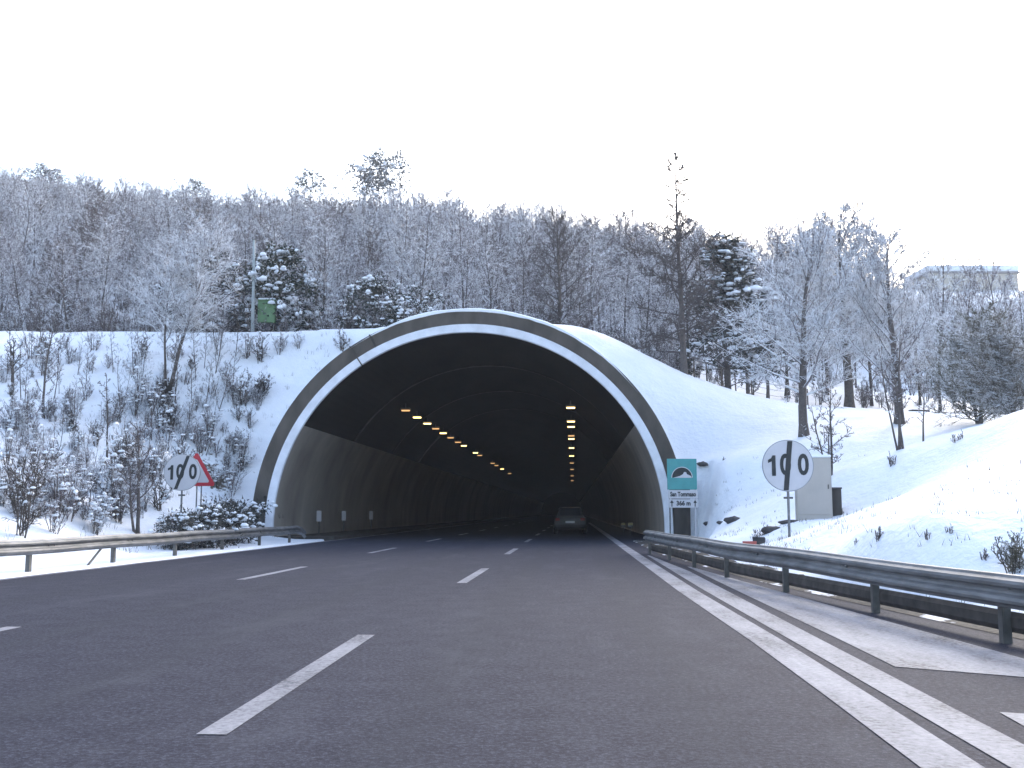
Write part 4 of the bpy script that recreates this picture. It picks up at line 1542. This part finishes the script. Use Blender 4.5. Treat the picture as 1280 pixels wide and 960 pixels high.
for i, px in enumerate((222, 240, 258, 276, 293, 306)):
    lab = ("dark snow topped hedge bush under the left 100 sign", "dark snow topped hedge bush right of 100 sign post", "dark snow topped hedge bush under the triangle sign",
           "dark snow topped hedge bush right of triangle posts", "dark snow topped hedge bush second from the arch foot", "dark snow topped hedge bush touching the arch foot")[i]
    if i == 0:
        hb = [evergreen("hedge_bush", 57, 0.9, 0.62, 22, 0.09, 80, 0.12, 0.9, "ovoid", clump=0.24), evergreen("hedge_bush", 58, 0.9, 0.7, 22, 0.09, 80, 0.1, 0.9, "ovoid", clump=0.24)]
    plant_one(hb[i % 2], 0.9, px, 662 - 0.0 * i, (648, 645, 640, 635, 633, 632)[i], lab, "bush", rz=i * 1.1, Y=(31.5, 32.5, 33.5, 36.0, 39.5, 42.5)[i], group="snow topped bushes between left signs and arch", clear=0.5)

# right bank tufts and bushes
tufts = [shrub_thing("dry_tuft", 61, 0.6, 9, "twig_bare", 0.35, 5, 3, 2, twig_r=0.006, up=1.6),
         shrub_thing("dry_tuft", 62, 0.6, 7, "twig_dark", 0.4, 5, 3, 2, twig_r=0.006, up=1.3)]
for (px, py, top, k, lab) in ((1115, 582, 556, 1, "dark upright tuft in snow below the forked stems"), (1196, 553, 530, 1, "dark upright tuft on crest below the olive bushy tree"),
                              (1101, 676, 648, 0, "spiky dry tuft standing in snow behind right guardrail"), (948, 672, 648, 1, "brown tuft in snow left of the right 100 post"),
                              (960, 664, 650, 0, "second brown tuft beside the right 100 sign post"), (1070, 682, 668, 0, "low dry tuft left of the spiky one"),
                              (1160, 680, 655, 0, "sparse dry stalks in the middle of right bank foot"), (1186, 668, 648, 1, "dry stalks beyond the sparse ones at right bank"),
                              (1232, 700, 676, 0, "dry stalks at the guardrail left of the corner bush"), (1052, 645, 628, 0, "dry tuft by the dark box right of cabinet"),
                              (838, 590, 566, 1, "dark tuft clinging to ring edge above the teal sign"), (905, 575, 568, 0, "tiny tuft high on the snow slope right of arch")):
    plant_one(tufts[k], 0.6, px, py, top, lab, "tuft", rz=px * 0.1, group="dry tufts on the right snow bank", clear=0.3)
plant_one(shrub_thing("bare_bush", 63, 1.2, 9, "twig_olive", 0.5, 10, 6, 4), 1.2, 1268, 716, 655, "dark olive bush behind the guardrail at right edge", "bush", clear=0.5)

# saplings and shrubs scattered on the left bank
sap = [tree_thing("bare_sapling", bare_tree(71, 4, 0.22, 0.2, 14, 6, 5, r0=0.028, twig_r=0.007, thin=0.5), "twig_bare"),
       tree_thing("bare_sapling", bare_tree(72, 4, 0.26, 0.15, 16, 6, 5, r0=0.026, stems=2, twig_r=0.007, thin=0.5), "twig_frost"),
       tree_thing("bare_sapling", bare_tree(73, 4, 0.19, 0.25, 14, 6, 5, r0=0.024, lean=0.2, twig_r=0.007, thin=0.5), "twig_bare")]
shr = [shrub_thing("bare_shrub", 74, 1.5, 6, "twig_lilac", 0.6, 8, 5, 4, twig_r=0.006, snow=20), shrub_thing("bare_shrub", 75, 1.5, 5, "twig_frost", 0.65, 8, 5, 4, twig_r=0.006, snow=34),
       shrub_thing("bare_shrub", 76, 1.5, 7, "twig_dark", 0.55, 8, 5, 4, twig_r=0.006, snow=20)]
r_ = random.Random(5)
spots = [(40, 450, 405), (95, 470, 420), (105, 500, 425), (140, 470, 405), (152, 520, 440), (75, 560, 500), (36, 545, 480), (8, 580, 530), (62, 600, 545), (110, 590, 520),
         (150, 585, 520), (185, 560, 500), (190, 600, 545), (230, 560, 480), (215, 545, 490), (255, 570, 520), (265, 550, 500), (285, 590, 535), (278, 600, 540), (300, 590, 540),
         (135, 640, 580), (85, 650, 590), (55, 640, 580), (200, 640, 580), (12, 625, 570), (310, 450, 412), (322, 455, 412), (350, 445, 410), (372, 440, 412), (430, 445, 408),
         (280, 480, 450), (165, 470, 425), (180, 450, 412), (120, 440, 408), (245, 520, 485), (300, 530, 500), (100, 625, 575), (160, 615, 560), (240, 605, 560), (290, 620, 575),
         (20, 540, 495), (75, 495, 440), (190, 520, 470), (128, 545, 490), (225, 585, 540), (47, 585, 540), (268, 610, 575), (150, 655, 610), (65, 668, 615), (180, 640, 600)]
for _ in range(64):
    a_, b_ = r_.uniform(0, 320), r_.uniform(440, 650)
    if a_ > 330 - (b_ - 440) * 0.25 or (190 < a_ < 280 and b_ > 590):
        continue
    spots.append((a_, b_, b_ - r_.uniform(38, 85)))
for i, (px, py, top) in enumerate(spots):
    p = hit(px + r_.uniform(-3, 3), py)
    hh = max(0.5, size_for(p, px, top))
    if hh > 1.9:
        k = i % 3
        lab = ("thin brown sapling standing in snow on left bank", "thin two stemmed frosted sapling on the left bank", "thin leaning brown sapling on the left bank")[k]
        put(sap[k], p, hh / 4 * 1.0, r_.uniform(0, 6), lab, "sapling", "thin saplings on the left snow bank")
    else:
        k = i % 3
        lab = ("low brown shrub dusted with snow on left bank", "low frosted shrub with snow clumps on left bank", "low dark twiggy shrub on the left bank")[k]
        put(shr[k], p, hh / 1.5, r_.uniform(0, 6), lab, "shrub", "low shrubs on the left snow bank")
    special.append((p.x, p.y, 0.3))
# dense low scrub on the lower left bank
for i in range(34):
    px, py = r_.uniform(-10, 330), r_.uniform(520, 655)
    if px > 300 - (py - 520) * 0.1 and py > 600:
        continue
    if px > 190 and px < 280 and py > 585:
        continue
    p = hit(px, py)
    hh = r_.uniform(0.35, 1.35)
    k = r_.choice((0, 1, 2, 0, 1))
    lab = ("low brown shrub dusted with snow on left bank", "low frosted shrub with snow clumps on left bank", "low dark twiggy shrub on the left bank")[k]
    put(shr[k], p, hh / 1.5, r_.uniform(0, 6), lab, "shrub", "low shrubs on the left snow bank")

# --- pines on the skyline
pine = evergreen("pine_tree", 81, 10, 2.7, 15, 0.32, 46, 0.66, 0.2, "pine", "needle_blue", clump=0.75)
pine2 = evergreen("pine_tree", 82, 10, 2.4, 34, 0.32, 46, 0.4, 0.2, "ovoid", "needle_blue", clump=0.8)
for (px, Y, top, k, lab) in ((500, 185, 193, 0, "umbrella shaped pine standing clear on the skyline, right of pair"), (474, 180, 190, 0, "tall thin pine on the skyline left of umbrella pine"),
                             (455, 175, 200, 1, "dense rounded pine left of the tall thin skyline pine"), (388, 180, 216, 1, "small pine on skyline above the green cabinet"),
                             (243, 190, 226, 1, "dark pine on the skyline left of centre"), (42, 195, 207, 1, "dark pine on the skyline near left edge"),
                             (62, 196, 212, 1, "smaller dark pine right of the left edge pine"), (860, 150, 278, 1, "pine on skyline behind the tall bare leader")):
    p = P(px, 300, Y)
    z = hz(p.x, Y)
    s = (P(px, top, Y).z - z) / 10.0
    put(pine if k == 0 else pine2, (p.x, Y, z), s * (0.8 if k == 0 else 1.0), px * 0.7, lab, "pine", sz=s)

# --- the front of the wood, tree by tree
r_ = random.Random(21)
count = 0
Yr = 59.5
while Yr < 92:
    xl, xr = P(-60, 400, Yr).x, P(1340, 400, Yr).x
    x = xl + r_.uniform(0, 3)
    while x < xr:
        X, Y = x + r_.uniform(-1.2, 1.2), Yr + r_.uniform(-1.8, 1.8)
        x += 4.1 if Yr < 75 else 4.8
        pxx = 716 + X / Y * F
        if any((X - a) ** 2 + (Y - b) ** 2 < c * c for a, b, c in special):
            continue
        if pxx > 740 and Y < 62:
            continue
        if pxx > 870 and (Y < 84 or r_.random() < 0.5):
            continue
        if pxx > 1120:
            continue
        z = hz(X, Y)
        k = r_.randrange(6)
        where = "left of the pale pole" if pxx < 314 else ("between pole and tunnel crown" if pxx < 560 else ("above the tunnel crown" if pxx < 760 else "right of the tunnel crown"))
        row = "in front row" if Y < 68 else "inside wood"
        s = r_.uniform(0.78, 1.12)
        if Y < 64:
            s *= 0.8
        put(woods[k], (X, Y, z), s, r_.uniform(0, 6.28), "%s %s, %s" % (KIND[k], row, where), "tree", "leafless trees of the hillside wood")
        count += 1
    Yr += 4.3
print("wood trees", count)

# --- undergrowth at the edge of the wood (nobody could count it)
src = bpy.data.collections.new("wood_sources")


def source(me_list, nm):
    o = bpy.data.objects.new(nm, me_list)
    src.objects.link(o)
    return o


def join_mesh(meshes, name):
    bm = bmesh.new()
    mats = []
    for me_ in meshes:
        n0 = len(bm.faces)
        bm.from_mesh(me_)
        bm.faces.ensure_lookup_table()
        for f in bm.faces[n0:]:
            f.material_index = len(mats)
        mats.append(me_.materials[0])
    out = bpy.data.meshes.new(name)
    bm.to_mesh(out)
    bm.free()
    for q in mats:
        out.materials.append(q)
    return out


far_src = []
for i, w_ in enumerate(woods):
    o = source(join_mesh([c.data for c in w_.children], "wood_tree"), "wood_tree")
    far_src.append(o)


def scatter(name, pts, rots, scls, idxs, sources, label, cat):
    cl = bpy.data.collections.new(name + "_kinds")
    for i, s_ in enumerate(sources):
        cl.objects.link(s_)
        s_.name = "%s_kind_%02d" % (name, i)
    me_ = bpy.data.meshes.new(name)
    me_.from_pydata(pts, [], [])
    for an, ty, vals in (("scl", "FLOAT", scls), ("rot", "FLOAT", rots), ("kind_index", "INT", idxs)):
        a_ = me_.attributes.new(an, ty, "POINT")
        a_.data.foreach_set("value", vals)
    o = link(bpy.data.objects.new(name, me_))
    ng = bpy.data.node_groups.new(name + "_scatter", "GeometryNodeTree")
    ng.interface.new_socket("Geometry", in_out="INPUT", socket_type="NodeSocketGeometry")
    ng.interface.new_socket("Geometry", in_out="OUTPUT", socket_type="NodeSocketGeometry")
    gi = ng.nodes.new("NodeGroupInput"); go = ng.nodes.new("NodeGroupOutput")
    iop = ng.nodes.new("GeometryNodeInstanceOnPoints")
    ci = ng.nodes.new("GeometryNodeCollectionInfo")
    ci.inputs["Collection"].default_value = cl
    ci.inputs["Separate Children"].default_value = True
    ci.inputs["Reset Children"].default_value = True

    def na(nm, ty):
        n = ng.nodes.new("GeometryNodeInputNamedAttribute")
        n.data_type = ty
        n.inputs["Name"].default_value = nm
        return n.outputs["Attribute"]
    cx = ng.nodes.new("ShaderNodeCombineXYZ")
    ng.links.new(na("rot", "FLOAT"), cx.inputs[2])
    ng.links.new(gi.outputs[0], iop.inputs["Points"])
    ng.links.new(ci.outputs[0], iop.inputs["Instance"])
    iop.inputs["Pick Instance"].default_value = True
    ng.links.new(na("kind_index", "INT"), iop.inputs["Instance Index"])
    ng.links.new(cx.outputs[0], iop.inputs["Rotation"])
    ng.links.new(na("scl", "FLOAT"), iop.inputs["Scale"])
    ng.links.new(iop.outputs[0], go.inputs[0])
    md = o.modifiers.new("scatter", "NODES")
    md.node_group = ng
    return tag(o, label, cat, kind="stuff")


pts, rots, scls, idxs = [], [], [], []
r_ = random.Random(77)
Yr = 92.0
while Yr < 262:
    xl, xr = P(-120, 400, Yr).x, P(1420, 400, Yr).x
    step = 3.9 if Yr < 150 else 4.8
    x = xl
    while x < xr:
        X, Y = x + r_.uniform(-1.8, 1.8), Yr + r_.uniform(-1.8, 1.8)
        x += step
        pxx = 716 + X / Y * F
        if pxx > 1060 and r_.random() < 0.55:
            continue
        if pxx > 1120 and 100 < Y < 136:
            continue
        pts.append((X, Y)); rots.append(r_.uniform(0, 6.28)); scls.append(r_.uniform(0.75, 1.15)); idxs.append(r_.randrange(6))
    Yr += step
A = np.array(pts)
Z = height(A[:, 0], A[:, 1])
print("far wood", len(pts))
scatter("far_wood", np.column_stack([A, Z]).tolist(), rots, scls, idxs, far_src, "mass of leafless frosted wood covering the far hillside", "wood")

# undergrowth: twiggy scrub along the edge of the wood and between its trees
und = [shrub_thing("undergrowth_source", 91, 1.6, 5, "twig_bare", 0.5, 8, 5, 4), shrub_thing("undergrowth_source", 92, 1.6, 5, "twig_frost", 0.55, 8, 5, 4),
       shrub_thing("undergrowth_source", 93, 1.6, 6, "twig_lilac", 0.5, 8, 5, 4)]
us = []
for u in und:
    o = bpy.data.objects.new("undergrowth_kind", join_mesh([c.data for c in u.children], "undergrowth_kind"))
    us.append(o)
    for c in list(u.children):
        bpy.data.objects.remove(c)
    bpy.data.objects.remove(u)
pts, rots, scls, idxs = [], [], [], []
for _ in range(900):
    Y = 57.5 + 40 * r_.random() ** 1.6
    X = r_.uniform(P(-60, 400, Y).x, P(1340, 400, Y).x)
    pxx = 716 + X / Y * F
    if pxx > 735 and Y < 61 or (pxx > 860 and Y < 66) or (pxx > 880 and r_.random() < 0.75):
        continue
    pts.append((X, Y)); rots.append(r_.uniform(0, 6.28)); scls.append(r_.uniform(0.6, 1.6)); idxs.append(r_.randrange(3))
A = np.array(pts)
Z = height(A[:, 0], A[:, 1])
scatter("undergrowth", np.column_stack([A, Z]).tolist(), rots, scls, idxs, us, "twiggy undergrowth along the edge of the hillside wood", "undergrowth")

fs_ = [shrub_thing("scrub_source", 94, 1.0, 5, "twig_rime", 0.6, 7, 5, 4, twig_r=0.006), shrub_thing("scrub_source", 95, 1.0, 6, "twig_frost", 0.5, 7, 5, 4, twig_r=0.006),
       shrub_thing("scrub_source", 96, 1.0, 4, "twig_lilac", 0.6, 7, 5, 4, twig_r=0.006)]
us = []
for u in fs_:
    us.append(bpy.data.objects.new("scrub_kind", join_mesh([c.data for c in u.children], "scrub_kind")))
    for c in list(u.children):
        bpy.data.objects.remove(c)
    bpy.data.objects.remove(u)
pts, rots, scls, idxs = [], [], [], []
r_ = random.Random(123)
while len(pts) < 190:
    px, py = r_.uniform(-40, 335), r_.uniform(430, 655)
    if px > 345 - (py - 420) * 0.2 or r_.random() < 0.75 - (py - 430) / 200 or (px > 200 and py > 600) or (px > 235 and py < 480):
        continue
    p = hit(px, py)
    pts.append(tuple(p)); rots.append(r_.uniform(0, 6.28)); scls.append(r_.uniform(0.4, 1.2)); idxs.append(r_.randrange(3))
scatter("frosted_scrub", pts, rots, scls, idxs, us, "tangle of fine frosted scrub growing over the left snow bank", "scrub")

# dead grass poking through the snow
V, Fq = [], []
r_ = random.Random(9)


def blades(p, n, hh):
    for _ in range(n):
        b = p + Vector((r_.uniform(-0.12, 0.12), r_.uniform(-0.12, 0.12), -0.03))
        d = Vector((r_.uniform(-0.5, 0.5), r_.uniform(-0.5, 0.5), 1)) * hh * r_.uniform(0.5, 1.2)
        w_ = Vector((r_.uniform(-1, 1), r_.uniform(-1, 1), 0)).normalized() * 0.005
        i = len(V)
        V.extend([b - w_, b + w_, b + d * 0.6 + w_ * 0.7, b + d])
        Fq.append((i, i + 1, i + 2, i + 3))


cand = []
for _ in range(2600):
    if r_.random() < 0.7:
        cand.append((r_.uniform(-27, -12.2), r_.uniform(14, 55), 0.26))
    else:
        y = r_.uniform(9, 43)
        x = float(railX(y)) + 1.2 + abs(r_.gauss(0, 2.6))
        cand.append((x, y, 0.12))
cz = height([c[0] for c in cand], [c[1] for c in cand])
for (x, y, hh), z in zip(cand, cz):
    if float(vnoise(x, y, 2.5, 12)) > (0.5 if x < 0 else 0.5):
        blades(Vector((x, y, z)), 7, hh)
go_ = link(bpy.data.objects.new("dry_grass", raw_mesh("dry_grass", np.array([tuple(v) for v in V]), np.array(Fq), M["dry_grass"])))
tag(go_, "dead grass blades poking through snow on both banks", "grass", kind="stuff")

# ------------------------------------------------------------------ haze
HAZE = 0.0003
if HAZE > 0:
    bm = bmesh.new()
    add_box(bm, (0, 150, 55), (900, 560, 170))
    o = obj_bm("haze", bm, None)
    m_ = bpy.data.materials.new("pale_haze")
    m_.use_nodes = True
    nt = m_.node_tree
    nt.nodes.clear()
    out = nt.nodes.new("ShaderNodeOutputMaterial")
    pv = nt.nodes.new("ShaderNodeVolumePrincipled")
    pv.inputs["Color"].default_value = (0.93, 0.95, 1.0, 1)
    pv.inputs["Density"].default_value = HAZE
    nt.links.new(pv.outputs[0], out.inputs["Volume"])
    o.data.materials.append(m_)
    tag(o, "pale winter haze over the valley and wood", "haze", kind="stuff")

# ------------------------------------------------------------------ light
w = bpy.data.worlds.new("World")
sc.world = w
w.use_nodes = True
nt = w.node_tree
bg = nt.nodes["Background"]
sky = nt.nodes.new("ShaderNodeTexSky")
sky.sky_type = "NISHITA"
sky.sun_disc = False
SUN_EL, SUN_AZ = R(24), R(28)          # azimuth to the right of the road's direction
sky.sun_elevation = SUN_EL
sky.sun_rotation = SUN_AZ
sky.air_density = 1.0
sky.dust_density = 3.4
sky.ozone_density = 2.2
hs = nt.nodes.new("ShaderNodeHueSaturation")      # thin overcast: the blue is veiled
hs.inputs["Saturation"].default_value = 0.88
nt.links.new(sky.outputs[0], hs.inputs["Color"])
nt.links.new(hs.outputs[0], bg.inputs[0])
bg.inputs[1].default_value = 0.15
sd = bpy.data.lights.new("sun", "SUN")
sd.energy = 0.7
sd.angle = R(14)
sd.color = (1.0, 0.97, 0.93)
so = bpy.data.objects.new("sun", sd)
COL.objects.link(so)
dirv = Vector((math.sin(SUN_AZ) * math.cos(SUN_EL), math.cos(SUN_AZ) * math.cos(SUN_EL), math.sin(SUN_EL)))
so.rotation_euler = dirv.to_track_quat("Z", "Y").to_euler()

sc.view_settings.view_transform = "Standard"
sc.view_settings.look = "None"
sc.view_settings.gamma = 1
sc.view_settings.exposure = 2.0
sc.view_settings.use_curve_mapping = False
sc.cycles.max_bounces = 6
sc.cycles.diffuse_bounces = 2
sc.cycles.volume_bounces = 1
sc.cycles.use_adaptive_sampling = False
sc.cycles.use_denoising = True
sc.cycles.sample_clamp_indirect = 0.5
